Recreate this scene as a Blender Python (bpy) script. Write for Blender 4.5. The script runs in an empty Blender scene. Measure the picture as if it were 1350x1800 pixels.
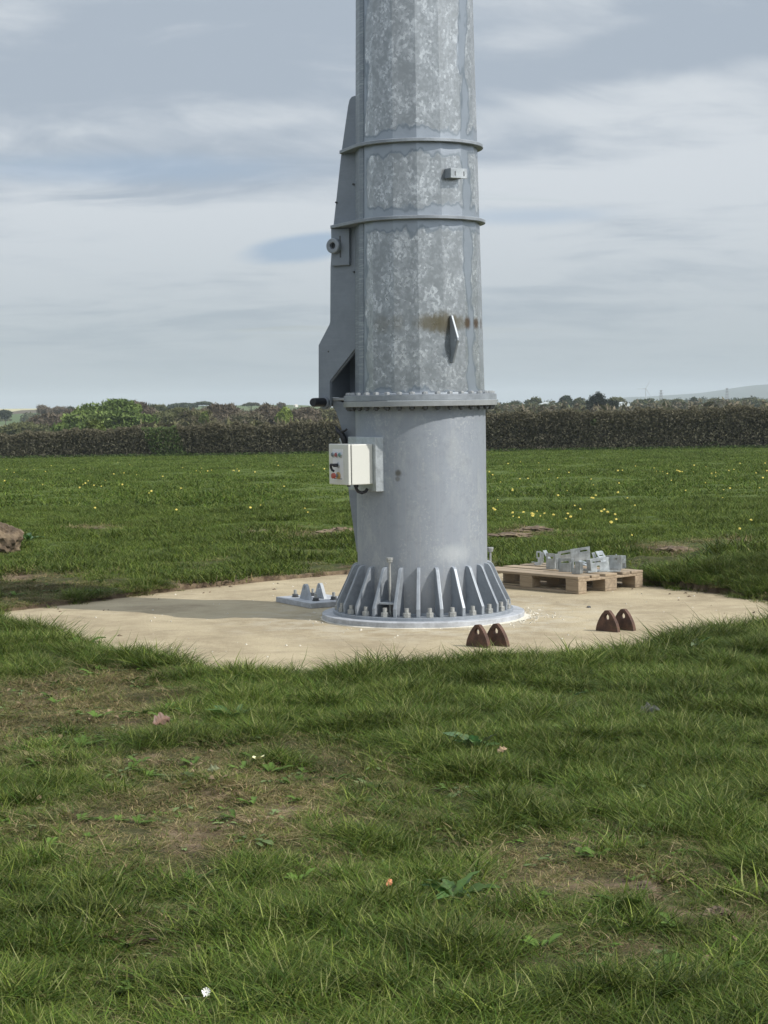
import bpy, bmesh, math, random
import numpy as np
from mathutils import Vector, Matrix, Euler

R = math.radians
random.seed(11)
rng = np.random.default_rng(5)
scene = bpy.context.scene
col = scene.collection

# ------------------------------------------------------------------ camera
CAM = Vector((0.0, -13.875, 1.6))
cam_d = bpy.data.cameras.new('camera')
cam_d.sensor_fit = 'VERTICAL'; cam_d.sensor_height = 36.0; cam_d.lens = 66.0
cam_d.clip_start = 0.1; cam_d.clip_end = 30000
cam = bpy.data.objects.new('camera', cam_d); col.objects.link(cam)
cam_rot = (Euler((0, 0, R(1.155))).to_matrix() @ Euler((R(90 - 3.37), 0, 0)).to_matrix()
           @ Euler((0, 0, R(-0.88))).to_matrix())
cam.matrix_world = Matrix.Translation(CAM) @ cam_rot.to_4x4()
scene.camera = cam

# ------------------------------------------------------------------ light
SUN_EL, SUN_AZ = 41.0, 64.0            # azimuth measured from "towards the camera" to the right
sdir = Vector((math.sin(R(SUN_AZ)) * math.cos(R(SUN_EL)), -math.cos(R(SUN_AZ)) * math.cos(R(SUN_EL)), math.sin(R(SUN_EL))))
sun_d = bpy.data.lights.new('sun', 'SUN'); sun_d.energy = 4.4; sun_d.angle = R(0.9); sun_d.color = (1.0, 0.95, 0.87)
sun = bpy.data.objects.new('sun', sun_d); col.objects.link(sun)
sun.rotation_euler = sdir.to_track_quat('Z', 'Y').to_euler()

scene.view_settings.view_transform = 'Standard'
scene.view_settings.look = 'None'
scene.view_settings.exposure = 0.0
scene.view_settings.gamma = 1.0
scene.view_settings.use_curve_mapping = False
scene.cycles.max_bounces = 6; scene.cycles.diffuse_bounces = 3; scene.cycles.glossy_bounces = 3; scene.cycles.volume_bounces = 1
scene.cycles.transmission_bounces = 3


# ------------------------------------------------------------------ node helper
class NT:
    def __init__(s, tree):
        s.t = tree; s.n = tree.nodes; s.l = tree.links
    def put(s, sock, v):
        if isinstance(v, bpy.types.NodeSocket): s.l.new(v, sock)
        elif v is not None:
            try: sock.default_value = v
            except Exception: sock.default_value = (*v, 1.0)
    def node(s, kind, ins=None, **props):
        nd = s.n.new(kind)
        for k, v in props.items(): setattr(nd, k, v)
        for k, v in (ins or {}).items(): s.put(nd.inputs[k], v)
        return nd
    def math(s, op, a, b=None, c=None, clamp=False):
        nd = s.node('ShaderNodeMath', operation=op, use_clamp=clamp)
        for i, v in enumerate((a, b, c)):
            if v is not None: s.put(nd.inputs[i], v)
        return nd.outputs[0]
    def noise(s, vec, scale, detail=4, rough=0.55, dist=0.0):
        return s.node('ShaderNodeTexNoise', {'Vector': vec, 'Scale': scale, 'Detail': detail, 'Roughness': rough, 'Distortion': dist}).outputs['Fac']
    def ss(s, v, a, b, lo=0.0, hi=1.0):
        return s.node('ShaderNodeMapRange', {'Value': v, 'From Min': a, 'From Max': b, 'To Min': lo, 'To Max': hi}, interpolation_type='SMOOTHSTEP').outputs['Result']
    def mix(s, f, a, b, blend='MIX'):
        nd = s.node('ShaderNodeMix', data_type='RGBA', blend_type=blend)
        s.put(nd.inputs[0], f)
        for i, v in ((6, a), (7, b)):
            if isinstance(v, bpy.types.NodeSocket): s.l.new(v, nd.inputs[i])
            else: nd.inputs[i].default_value = (*v[:3], 1.0)
        return nd.outputs[2]
    def vec(s, x, y, z):
        return s.node('ShaderNodeCombineXYZ', {0: x, 1: y, 2: z}).outputs[0]
    def sep(s, v):
        return s.node('ShaderNodeSeparateXYZ', {0: v}).outputs
    def mapping(s, v, scale=(1, 1, 1), loc=(0, 0, 0), rot=(0, 0, 0)):
        return s.node('ShaderNodeMapping', {'Vector': v, 'Scale': scale, 'Location': loc, 'Rotation': rot}).outputs[0]


# ------------------------------------------------------------------ world: blue sky behind layers of thin high cloud
world = bpy.data.worlds.new('World'); scene.world = world; world.use_nodes = True
w = NT(world.node_tree); w.n.clear()
sky = w.node('ShaderNodeTexSky', sky_type='NISHITA', sun_disc=False, sun_elevation=R(SUN_EL),
             sun_rotation=math.atan2(sdir.x, sdir.y), air_density=1.2, dust_density=1.6, ozone_density=1.5)
sky_bg = w.node('ShaderNodeBackground', {'Color': sky.outputs[0], 'Strength': 0.12})
dirn = w.node('ShaderNodeTexCoord').outputs['Generated']
dx, dy, dz = w.sep(dirn)
up = w.math('MAXIMUM', dz, 0.0)
den = w.math('ADD', up, 0.10)
u = w.math('DIVIDE', dx, den); v = w.math('DIVIDE', dy, den)
pl = w.vec(u, v, 0.0)
warp = w.noise(pl, 0.5, 3)
pl2 = w.vec(w.math('ADD', u, w.math('MULTIPLY', warp, 0.8)), w.math('MULTIPLY_ADD', warp, 1.6, v), 0.37)
big = w.noise(w.mapping(pl2, (0.34, 0.62, 1), (9.4, 7.7, 0), (0, 0, R(7))), 1.0, 6, 0.5, 0.25)
mid = w.noise(w.mapping(pl2, (0.95, 1.25, 1), (8.3, 4.1, 0), (0, 0, R(-6))), 1.0, 8, 0.56, 0.3)
fine = w.noise(w.mapping(pl2, (3.1, 3.4, 1), (2.3, 0.1, 0), (0, 0, R(8))), 1.0, 8, 0.6, 0.2)
shade = w.math('ADD', w.math('MULTIPLY', big, 0.36), w.math('ADD', w.math('MULTIPLY', mid, 0.38), w.math('MULTIPLY', fine, 0.26)))
# individual cloud banks and gaps, as soft lenses in azimuth / elevation with frayed rims
azw = w.math('ARCTAN2', dx, dy); elw = w.math('ARCSINE', dz)
frx = w.noise(w.vec(w.math('MULTIPLY', azw, 14.0), w.math('MULTIPLY', elw, 42.0), 0.0), 1.0, 7, 0.6, 0.4)
def lens(px, py, wx, wy, slope=0.0, soft=0.7, fray=1.6):
    a0 = w.math('SUBTRACT', azw, (px - 738) / 3300.0); e0 = w.math('SUBTRACT', elw, (705 - py) / 3300.0)
    e0 = w.math('SUBTRACT', e0, w.math('MULTIPLY', a0, slope))
    a1 = w.math('DIVIDE', a0, wx / 3300.0); e1 = w.math('DIVIDE', e0, wy / 3300.0)
    d = w.math('SQRT', w.math('ADD', w.math('MULTIPLY', a1, a1), w.math('MULTIPLY', e1, e1)))
    d = w.math('ADD', d, w.math('MULTIPLY', w.math('SUBTRACT', frx, 0.5), fray))
    return w.ss(d, 1 - soft, 1 + soft, 1.0, 0.0)
for L_ in ((1150, 125, 420, 38, 0.16, -0.085), (130, 165, 360, 62, 0.02, -0.075), (420, 25, 260, 34, 0, -0.06), (1300, 30, 200, 20, 0, -0.05),
           (330, 215, 420, 26, 0.03, 0.07), (1050, 205, 420, 34, 0.12, 0.06), (930, 50, 150, 50, 0, 0.05), (480, 400, 380, 30, 0, 0.06), (1180, 330, 320, 60, 0, 0.045), (150, 480, 300, 40, 0.05, 0.03)):
    shade = w.math('ADD', shade, w.math('MULTIPLY', lens(*L_[:5]), L_[5] * 0.8))
f = w.ss(shade, 0.40, 0.565)
cloud = w.mix(f, (0.410, 0.476, 0.558), (0.655, 0.703, 0.750))
for L_ in ((540, 436, 100, 24, 0.10, 0.35, 0.8), (230, 300, 300, 22, 0.0, 0.8, 1.6), (935, 388, 130, 12, 0, 0.8, 1.2)):
    k_ = 0.8 if L_[0] == 540 else 0.45
    cloud = w.mix(w.math('MULTIPLY', lens(*L_[:5], soft=L_[5], fray=L_[6]), k_), cloud, (0.325, 0.455, 0.625))
# sky behind the sun's veil is brighter
cosang = w.node('ShaderNodeVectorMath', {0: dirn, 1: tuple(sdir)}, operation='DOT_PRODUCT').outputs['Value']
glow = w.ss(cosang, 0.1, 1.0, 1.0, 1.7)
lift = w.ss(dz, 0.25, 0.9, 1.0, 1.12)
cloud = w.mix(1.0, cloud, w.vec(w.math('MULTIPLY', glow, lift), w.math('MULTIPLY', glow, lift), w.math('MULTIPLY', glow, lift)), 'MULTIPLY')
hz = w.ss(dz, 0.0, 0.13)
hz = w.math('POWER', hz, 0.6)
cloud = w.mix(hz, (0.400, 0.458, 0.490), cloud)
cloud_bg = w.node('ShaderNodeBackground', {'Color': cloud, 'Strength': 1.0})
gap = w.noise(w.mapping(pl2, (0.30, 1.15, 1), (3.05, 12.35, 0), (0, 0, R(-4))), 1.0, 5, 0.5, 0.2)
cover = w.ss(gap, 0.60, 0.68, 1.0, 0.25)
cover = w.math('MAXIMUM', cover, w.ss(dz, 0.03, 0.07, 1.0, 0.0))
mixs = w.node('ShaderNodeMixShader', {0: cover, 1: sky_bg.outputs[0], 2: cloud_bg.outputs[0]})
w.l.new(mixs.outputs[0], w.node('ShaderNodeOutputWorld').inputs['Surface'])


# ------------------------------------------------------------------ placing helpers
def ray(px, py):
    d = Vector(((px - 675.0) / 3300.0, (900.0 - py) / 3300.0, -1.0))
    return cam_rot @ d
def on_z(px, py, z=0.0):
    d = ray(px, py); t = (z - CAM.z) / d.z
    return CAM + d * t
def at_y(px, py, dist):
    d = ray(px, py); t = dist / d.y
    return CAM + d * t


# ------------------------------------------------------------------ material helper
def mat(name):
    m = bpy.data.materials.new(name); m.use_nodes = True
    n = NT(m.node_tree); n.n.clear()
    out = n.node('ShaderNodeOutputMaterial')
    return m, n, out
def simple(name, rgb, rough=0.6, metal=0.0, var=0.12, scale=12.0, bump=0.0, bscale=60.0, spec=0.5):
    m, n, out = mat(name)
    oc = n.node('ShaderNodeTexCoord').outputs['Object']
    nz = n.noise(oc, scale, 5, 0.6)
    c = n.mix(nz, tuple(x * (1 - var) for x in rgb), tuple(min(1, x * (1 + var)) for x in rgb))
    b = n.node('ShaderNodeBsdfPrincipled', {'Base Color': c, 'Roughness': rough, 'Metallic': metal, 'Specular IOR Level': spec})
    if bump:
        bp = n.node('ShaderNodeBump', {'Height': n.noise(oc, bscale, 4), 'Strength': bump, 'Distance': 0.01})
        n.l.new(bp.outputs[0], b.inputs['Normal'])
    n.l.new(b.outputs[0], out.inputs[0])
    return m

def galv(name, base=(0.30, 0.335, 0.375), contrast=0.18, rough=0.42, metal=0.55, streak=0.0, scale=7.0):
    m, n, out = mat(name)
    oc = n.node('ShaderNodeTexCoord').outputs['Object']
    a = n.noise(oc, scale, 6, 0.6, 0.3)
    b_ = n.noise(oc, scale * 6, 4, 0.6)
    fct = n.math('ADD', n.math('MULTIPLY', a, 0.7), n.math('MULTIPLY', b_, 0.3))
    fct = n.ss(fct, 0.3, 0.7)
    c = n.mix(fct, tuple(x * (1 - contrast) for x in base), tuple(x * (1 + contrast) for x in base))
    if streak:
        st = n.noise(n.mapping(oc, (4, 4, 90)), 1.0, 4, 0.7)
        c = n.mix(n.math('MULTIPLY', n.ss(st, 0.5, 0.72), streak), c, tuple(x * 1.35 for x in base))
    p = n.node('ShaderNodeBsdfPrincipled', {'Base Color': c, 'Roughness': n.math('MULTIPLY_ADD', fct, 0.15, rough - 0.05), 'Metallic': metal})
    bp = n.node('ShaderNodeBump', {'Height': n.noise(oc, 45, 3), 'Strength': 0.08, 'Distance': 0.01})
    n.l.new(bp.outputs[0], p.inputs['Normal'])
    n.l.new(p.outputs[0], out.inputs[0])
    return m

M = {}
M['galv'] = galv('galvanised_steel', (0.27, 0.30, 0.335), 0.2, 0.5, 0.35)
M['lug_zinc'] = galv('lug_zinc', (0.36, 0.39, 0.42), 0.2, 0.65, 0.1)
M['galv_fin'] = galv('galvanised_fin', (0.24, 0.27, 0.31), 0.10, 0.5, 0.4, 0.25)
M['galv_light'] = galv('galvanised_bright', (0.44, 0.475, 0.50), 0.22, 0.38, 0.6, 0.0, 14)
M['galv_edge'] = galv('galvanised_flange', (0.36, 0.375, 0.385), 0.12, 0.4, 0.55, 0.0, 5)
M['zinc_white'] = galv('zinc_dusty', (0.38, 0.40, 0.43), 0.28, 0.65, 0.15, 0.0, 9)
M['bolt'] = galv('bolt_zinc', (0.36, 0.37, 0.36), 0.2, 0.5, 0.5, 0, 30)
M['bolt_dark'] = galv('bolt_blackened', (0.09, 0.095, 0.10), 0.3, 0.5, 0.4, 0, 30)
M['black'] = simple('black_rubber', (0.015, 0.017, 0.022), 0.5)
M['white_paint'] = simple('cabinet_paint', (0.60, 0.61, 0.57), 0.35, 0, 0.03, 4)
M['white_panel'] = simple('panel_white', (0.70, 0.71, 0.73), 0.4, 0, 0.02)
M['red'] = simple('signal_red', (0.36, 0.07, 0.05), 0.4)
M['orange'] = simple('collar_orange', (0.42, 0.28, 0.11), 0.5)
M['lens_grey'] = simple('lens_grey', (0.16, 0.19, 0.22), 0.2)
M['lens_red'] = simple('lens_red', (0.30, 0.08, 0.09), 0.2)
M['lens_green'] = simple('lens_green', (0.12, 0.24, 0.24), 0.2)
M['bracket'] = galv('bracket_zinc', (0.40, 0.43, 0.44), 0.3, 0.36, 0.7, 0.0, 18)
M['grout'] = simple('grout_white', (0.55, 0.52, 0.44), 0.9, 0, 0.2, 30, 0.4)
M['stone'] = simple('pale_stone', (0.42, 0.36, 0.26), 0.9, 0, 0.3, 14, 0.5)

def rust_mat():
    m, n, out = mat('rusty_steel')
    oc = n.node('ShaderNodeTexCoord').outputs['Object']
    a = n.ss(n.noise(oc, 22, 6, 0.65), 0.3, 0.7)
    c = n.mix(a, (0.055, 0.032, 0.024), (0.125, 0.066, 0.044))
    c = n.mix(n.ss(n.noise(oc, 9, 4), 0.52, 0.72), c, (0.10, 0.072, 0.06))
    p = n.node('ShaderNodeBsdfPrincipled', {'Base Color': c, 'Roughness': 0.8, 'Metallic': 0.1})
    bp = n.node('ShaderNodeBump', {'Height': n.noise(oc, 120, 4), 'Strength': 0.5, 'Distance': 0.004})
    n.l.new(bp.outputs[0], p.inputs['Normal']); n.l.new(p.outputs[0], out.inputs[0])
    return m
M['rust'] = rust_mat()

def mast_mat(upper=True):
    """galvanised plate: mottled spangle islands inside smooth heat-affected margins, rust dots"""
    m, n, out = mat('mast_galvanised_upper' if upper else 'mast_galvanised_lower')
    oc = n.node('ShaderNodeTexCoord').outputs['Object']
    x, y, z = n.sep(oc)
    az = n.math('ARCTAN2', x, n.math('MULTIPLY', y, -1.0))
    uv = n.vec(az, z, 0.0); uvm = n.vec(n.math('MULTIPLY', az, 0.46), z, 0.0)
    wob = n.noise(uv, 3.2, 3, 0.5)
    wob2 = n.noise(uv, 11, 4, 0.6)
    def spot(a0, z0, ra, rz, soft=0.5):
        da = n.math('DIVIDE', n.math('SUBTRACT', az, a0), ra)
        dz_ = n.math('DIVIDE', n.math('SUBTRACT', z, z0), rz)
        d = n.math('SQRT', n.math('ADD', n.math('MULTIPLY', da, da), n.math('MULTIPLY', dz_, dz_)))
        d = n.math('ADD', d, n.math('MULTIPLY', n.math('SUBTRACT', n.noise(uv, 16, 4), 0.5), 1.1))
        return n.ss(d, 1 - soft, 1 + soft, 1.0, 0.0)
    smooth_c = n.mix(n.noise(uv, 5, 4), (0.30, 0.335, 0.38), (0.37, 0.41, 0.455))
    if upper:
        # distance to the welded rings and the seam strip
        ds = None
        for zr in (1.66, 2.90, 3.444):
            d = n.math('ABSOLUTE', n.math('SUBTRACT', z, zr))
            if zr == 1.66: d = n.math('ADD', d, 0.075)
            ds = d if ds is None else n.math('MINIMUM', ds, d)
        dedge = n.math('SUBTRACT', ds, 0.085)
        daz = n.math('MULTIPLY', n.math('SUBTRACT', az, -0.98), 0.45)
        # a narrow smooth fold right of the brightest facet
        fold = n.math('SUBTRACT', n.math('ABSOLUTE', n.math('SUBTRACT', az, 0.92)), 0.10)
        fold = n.math('MULTIPLY', fold, 0.45)
        dd = n.math('MINIMUM', n.math('MINIMUM', dedge, daz), fold)
        dd = n.math('ADD', dd, n.math('MULTIPLY', n.math('SUBTRACT', wob, 0.5), 0.24))
        dd = n.math('ADD', dd, n.math('MULTIPLY', n.math('SUBTRACT', wob2, 0.5), 0.05))
        msk = n.ss(dd, 0.0, 0.018)
        line = n.math('MULTIPLY', n.ss(dd, -0.02, 0.0), n.ss(dd, 0.0, 0.014, 1.0, 0.0))
        blot = n.noise(n.mapping(uvm, (1.0, 0.62, 1.0)), 8.0, 9, 0.64, 0.7)
        grain = n.node('ShaderNodeTexVoronoi', {'Vector': n.mapping(oc, (1, 1, 0.8)), 'Scale': 62.0, 'Randomness': 1.0}, feature='F1').outputs['Color']
        gv = n.node('ShaderNodeSeparateColor', {0: grain}).outputs[0]
        ff = n.math('ADD', n.math('MULTIPLY', blot, 0.80), n.math('MULTIPLY', gv, 0.20))
        mott = n.mix(n.ss(ff, 0.38, 0.60), (0.305, 0.325, 0.335), (0.425, 0.445, 0.455))
        mott = n.mix(n.ss(ff, 0.55, 0.68), mott, (0.61, 0.63, 0.63))
        c = n.mix(msk, smooth_c, mott)
        c = n.mix(n.math('MULTIPLY', line, 0.55), c, (0.15, 0.18, 0.20))
        # brown weld-heat marks on a band
        for a0, ra, rz, k in ((0.85, 0.085, 0.042, 0.95), (1.10, 0.07, 0.040, 0.95), (1.40, 0.08, 0.038, 0.95),
                              (0.18, 0.22, 0.055, 0.75), (0.40, 0.20, 0.075, 0.75), (0.62, 0.18, 0.05, 0.60),
                              (-0.62, 0.14, 0.06, 0.28), (-0.35, 0.12, 0.055, 0.26)):
            c = n.mix(n.math('MULTIPLY', spot(a0, 2.155, ra, rz), k), c, (0.115, 0.075, 0.045) if k > 0.8 else (0.155, 0.13, 0.075))
        rgh = n.math('SUBTRACT', 0.42, n.math('MULTIPLY', n.math('MULTIPLY', msk, ff), 0.26))
        metal = 0.78
    else:
        c = n.mix(1.0, smooth_c, (0.86, 0.86, 0.88), 'MULTIPLY')
        cl = n.ss(n.noise(uv, 2.6, 8, 0.66, 0.6), 0.48, 0.68)
        c = n.mix(n.math('MULTIPLY', cl, 0.50), c, (0.40, 0.425, 0.445))
        sp = n.noise(oc, 48, 4, 0.75); sp2 = n.noise(uvm, 16, 5, 0.7)
        patch = n.ss(n.noise(uv, 2.1, 5, 0.6), 0.42, 0.60)
        c = n.mix(n.math('MULTIPLY', n.math('MULTIPLY', n.ss(sp, 0.52, 0.64), patch), 0.55), c, (0.47, 0.50, 0.51))
        c = n.mix(n.math('MULTIPLY', n.ss(sp2, 0.50, 0.66), 0.28), c, (0.205, 0.225, 0.26))
        c = n.mix(n.math('MULTIPLY', n.ss(n.noise(n.mapping(uv, (26, 0.7, 1)), 1.0, 5, 0.6), 0.50, 0.72), 0.30), c, (0.40, 0.40, 0.41))
        dirt = n.math('MULTIPLY', n.ss(n.math('ADD', z, n.math('MULTIPLY', n.noise(uv, 12, 5), 0.25)), 0.20, 0.62, 1.0, 0.0), 0.35)
        c = n.mix(dirt, c, (0.27, 0.245, 0.20))
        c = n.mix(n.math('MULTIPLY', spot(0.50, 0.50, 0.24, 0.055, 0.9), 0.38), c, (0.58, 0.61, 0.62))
        c = n.mix(n.math('MULTIPLY', spot(-0.35, 1.085, 0.05, 0.022), 0.85), c, (0.09, 0.085, 0.07))
        c = n.mix(n.math('MULTIPLY', spot(-0.36, 1.045, 0.035, 0.016), 0.6), c, (0.12, 0.115, 0.10))
        c = n.mix(n.math('MULTIPLY', spot(1.50, 1.10, 0.05, 0.03), 0.9), c, (0.13, 0.07, 0.04))
        rgh = n.math('SUBTRACT', 0.56, n.math('MULTIPLY', cl, 0.1))
        metal = 0.38
    p = n.node('ShaderNodeBsdfPrincipled', {'Base Color': c, 'Roughness': rgh, 'Metallic': metal})
    bh = n.math('ADD', n.noise(oc, 9, 3), n.math('MULTIPLY', n.noise(oc, 70, 3), 0.25))
    bp = n.node('ShaderNodeBump', {'Height': bh, 'Strength': 0.16 if upper else 0.10, 'Distance': 0.012})
    n.l.new(bp.outputs[0], p.inputs['Normal']); n.l.new(p.outputs[0], out.inputs[0])
    return m
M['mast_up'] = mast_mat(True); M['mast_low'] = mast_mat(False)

def strip_mat():
    m, n, out = mat('seam_strip_galvanised')
    oc = n.node('ShaderNodeTexCoord').outputs['Object']
    a = n.noise(n.mapping(oc, (6, 6, 110)), 1.0, 4, 0.7)
    patch = n.noise(oc, 3.0, 3)
    c = n.mix(n.math('MULTIPLY', n.ss(a, 0.45, 0.65), n.ss(patch, 0.35, 0.6)), (0.22, 0.25, 0.285), (0.36, 0.40, 0.43))
    p = n.node('ShaderNodeBsdfPrincipled', {'Base Color': c, 'Roughness': 0.5, 'Metallic': 0.5})
    n.l.new(p.outputs[0], out.inputs[0]); return m
M['strip'] = strip_mat()

def wood_mat():
    m, n, out = mat('pallet_pine')
    oc = n.node('ShaderNodeTexCoord').outputs['Object']
    rnd = n.node('ShaderNodeObjectInfo').outputs['Random']
    g = n.noise(n.mapping(oc, (3, 46, 46)), 1.0, 5, 0.6, 0.6)
    c = n.mix(n.ss(g, 0.3, 0.7), (0.17, 0.13, 0.09), (0.34, 0.27, 0.19))
    c = n.mix(n.ss(n.noise(oc, 6, 4), 0.45, 0.75), c, (0.24, 0.20, 0.15))
    c = n.mix(n.math('MULTIPLY', rnd, 0.4), c, (0.40, 0.31, 0.205))
    p = n.node('ShaderNodeBsdfPrincipled', {'Base Color': c, 'Roughness': 0.8})
    bp = n.node('ShaderNodeBump', {'Height': g, 'Strength': 0.3, 'Distance': 0.004})
    n.l.new(bp.outputs[0], p.inputs['Normal']); n.l.new(p.outputs[0], out.inputs[0]); return m
M['wood'] = wood_mat()

def pad_mat():
    m, n, out = mat('sandy_concrete')
    oc = n.node('ShaderNodeTexCoord').outputs['Object']
    a = n.noise(oc, 1.3, 6, 0.6, 0.4)
    b = n.noise(n.mapping(oc, (3.5, 9, 1)), 1.0, 7, 0.65)
    c = n.mix(n.ss(a, 0.35, 0.66), (0.290, 0.238, 0.155), (0.43, 0.365, 0.245))
    c = n.mix(n.math('MULTIPLY', n.ss(n.noise(oc, 7, 7, 0.7, 0.5), 0.42, 0.62), 0.4), c, (0.46, 0.39, 0.265))
    crk = n.node('ShaderNodeTexVoronoi', {'Vector': n.node('ShaderNodeVectorMath', {0: oc, 1: n.node('ShaderNodeTexNoise', {'Vector': oc, 'Scale': 2.5, 'Detail': 5}).outputs['Color']}, operation='ADD').outputs[0], 'Scale': 0.55}, feature='DISTANCE_TO_EDGE').outputs['Distance']
    c = n.mix(n.math('MULTIPLY', n.ss(crk, 0.0, 0.010, 1.0, 0.0), n.math('MULTIPLY', n.ss(n.noise(oc, 0.9, 3), 0.48, 0.6), 0.5)), c, (0.16, 0.13, 0.09))
    c = n.mix(n.math('MULTIPLY', n.ss(b, 0.55, 0.75), 0.45), c, (0.51, 0.45, 0.34))
    c = n.mix(n.math('MULTIPLY', n.ss(n.noise(n.mapping(oc, (2, 5, 1), (5, 3, 0)), 1.0, 6, 0.65), 0.54, 0.72), 0.5), c, (0.22, 0.185, 0.125))
    # scuffed pale zone near the mast foot
    x, y, z = n.sep(oc)
    rr = n.math('SQRT', n.math('ADD', n.math('MULTIPLY', x, x), n.math('MULTIPLY', y, y)))
    near = n.math('MULTIPLY', n.ss(rr, 0.8, 1.9, 1.0, 0.0), n.ss(n.noise(oc, 4, 6, 0.65), 0.42, 0.62))
    c = n.mix(n.math('MULTIPLY', near, 0.55), c, (0.50, 0.46, 0.37))
    c = n.mix(n.math('MULTIPLY', n.ss(n.noise(oc, 34, 4, 0.7), 0.64, 0.74), 0.5), c, (0.17, 0.14, 0.10))
    c = n.mix(n.math('MULTIPLY', n.ss(n.noise(oc, 90, 3, 0.6), 0.3, 0.7), 0.18), c, (0.24, 0.21, 0.15))
    ed = n.node('ShaderNodeAttribute', attribute_name='edge').outputs['Fac']
    e2 = n.math('ADD', ed, n.math('MULTIPLY', n.math('SUBTRACT', n.noise(oc, 9, 6, 0.7), 0.5), 0.9))
    c = n.mix(n.ss(e2, 0.45, 0.95), c, (0.13, 0.085, 0.055))
    p = n.node('ShaderNodeBsdfPrincipled', {'Base Color': c, 'Roughness': 0.93, 'Specular IOR Level': 0.25})
    hh = n.math('ADD', n.noise(oc, 40, 5, 0.7), n.math('MULTIPLY', n.noise(oc, 5, 4), 0.8))
    bp = n.node('ShaderNodeBump', {'Height': hh, 'Strength': 0.7, 'Distance': 0.012})
    n.l.new(bp.outputs[0], p.inputs['Normal']); n.l.new(p.outputs[0], out.inputs[0]); return m
M['pad'] = pad_mat()

def soil_color(n, oc):
    a = n.noise(oc, 7, 6, 0.65)
    c = n.mix(n.ss(a, 0.35, 0.7), (0.075, 0.053, 0.035), (0.205, 0.155, 0.100))
    return c
def ground_mat():
    m, n, out = mat('field_ground')
    oc = n.node('ShaderNodeTexCoord').outputs['Object']
    soil = n.node('ShaderNodeAttribute', attribute_name='soil').outputs['Fac']
    far = n.node('ShaderNodeAttribute', attribute_name='far').outputs['Fac']
    s_c = soil_color(n, oc)
    big = n.noise(oc, 0.25, 4, 0.6); mid = n.noise(n.mapping(oc, (1.5, 0.6, 1)), 1.0, 7, 0.68)
    fin = n.noise(n.mapping(oc, (9, 4, 1)), 1.0, 6, 0.7)
    k = n.math('ADD', n.math('MULTIPLY', big, 0.2), n.math('ADD', n.math('MULTIPLY', mid, 0.4), n.math('MULTIPLY', fin, 0.4)))
    g = n.mix(n.ss(k, 0.40, 0.60), (0.044, 0.066, 0.016), (0.105, 0.145, 0.034))
    near_g = n.mix(n.ss(fin, 0.35, 0.65), (0.022, 0.026, 0.009), (0.068, 0.066, 0.028))
    g = n.mix(n.ss(far, 0.0, 0.25), near_g, g)
    f2 = n.ss(n.math('ADD', soil, n.math('MULTIPLY', n.math('SUBTRACT', n.noise(oc, 11, 6, 0.7), 0.5), 0.7)), 0.35, 0.6)
    c = n.mix(f2, g, s_c)
    # patchwork of distant pastures
    vor = n.node('ShaderNodeTexVoronoi', {'Vector': n.mapping(oc, (1, 0.45, 1)), 'Scale': 0.011}, feature='F1').outputs['Color']
    vr, vg, vb = n.node('ShaderNodeSeparateColor', {0: vor}).outputs[:3]
    fld = n.mix(vr, (0.075, 0.115, 0.045), (0.13, 0.14, 0.07))
    fld = n.mix(n.ss(vg, 0.62, 0.66), fld, (0.40, 0.38, 0.24))
    fld = n.mix(n.ss(vb, 0.62, 0.66), fld, (0.10, 0.085, 0.06))
    c = n.mix(n.ss(far, 0.55, 0.75), c, fld)
    p = n.node('ShaderNodeBsdfPrincipled', {'Base Color': c, 'Roughness': 0.95, 'Specular IOR Level': 0.2})
    hh = n.math('ADD', n.noise(oc, 30, 5, 0.7), n.noise(oc, 6, 4, 0.6))
    bp = n.node('ShaderNodeBump', {'Height': hh, 'Strength': 0.6, 'Distance': 0.03})
    n.l.new(bp.outputs[0], p.inputs['Normal']); n.l.new(p.outputs[0], out.inputs[0]); return m
M['ground'] = ground_mat()
M['soil'] = (lambda: (lambda m, n, out: (n.l.new(n.node('ShaderNodeBsdfPrincipled', {'Base Color': soil_color(n, n.node('ShaderNodeTexCoord').outputs['Object']), 'Roughness': 0.95}).outputs[0], out.inputs[0]), m)[1])(*mat('earth_clod')))()

def leaf_mat(name, tint=(1, 1, 1), attr='Col', tone_attr=None, transl=0.3, rough=0.55, spec=0.35):
    m, n, out = mat(name)
    c = n.node('ShaderNodeAttribute', attribute_name=attr).outputs['Color']
    c = n.mix(1.0, c, tint, 'MULTIPLY')
    if tone_attr:
        t = n.node('ShaderNodeAttribute', attribute_name=tone_attr, attribute_type='INSTANCER').outputs['Fac']
        c = n.mix(1.0, c, n.node('ShaderNodeCombineColor', {0: t, 1: t, 2: t}).outputs[0], 'MULTIPLY')
    p = n.node('ShaderNodeBsdfPrincipled', {'Base Color': c, 'Roughness': rough, 'Specular IOR Level': spec})
    tr = n.node('ShaderNodeBsdfTranslucent', {'Color': c})
    mx = n.node('ShaderNodeMixShader', {0: transl, 1: p.outputs[0], 2: tr.outputs[0]})
    n.l.new(mx.outputs[0], out.inputs[0]); return m
M['grass'] = leaf_mat('grass_blades', tone_attr='tone', transl=0.20, rough=0.5, spec=0.14)
M['leaf'] = leaf_mat('leaf_mass', transl=0.15, rough=0.8, spec=0.1)
M['weed'] = leaf_mat('broad_leaf', transl=0.25, rough=0.5, spec=0.4)
M['bark'] = simple('bark', (0.10, 0.085, 0.07), 0.9, 0, 0.3, 6)
M['petal'] = simple('dandelion_yellow', (0.72, 0.60, 0.14), 0.7, 0, 0.1)
M['petal_pale'] = simple('pale_yellow_petal', (0.80, 0.78, 0.45), 0.7, 0, 0.1)
M['petal_white'] = simple('white_petal', (0.78, 0.78, 0.74), 0.7, 0, 0.05)
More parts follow.
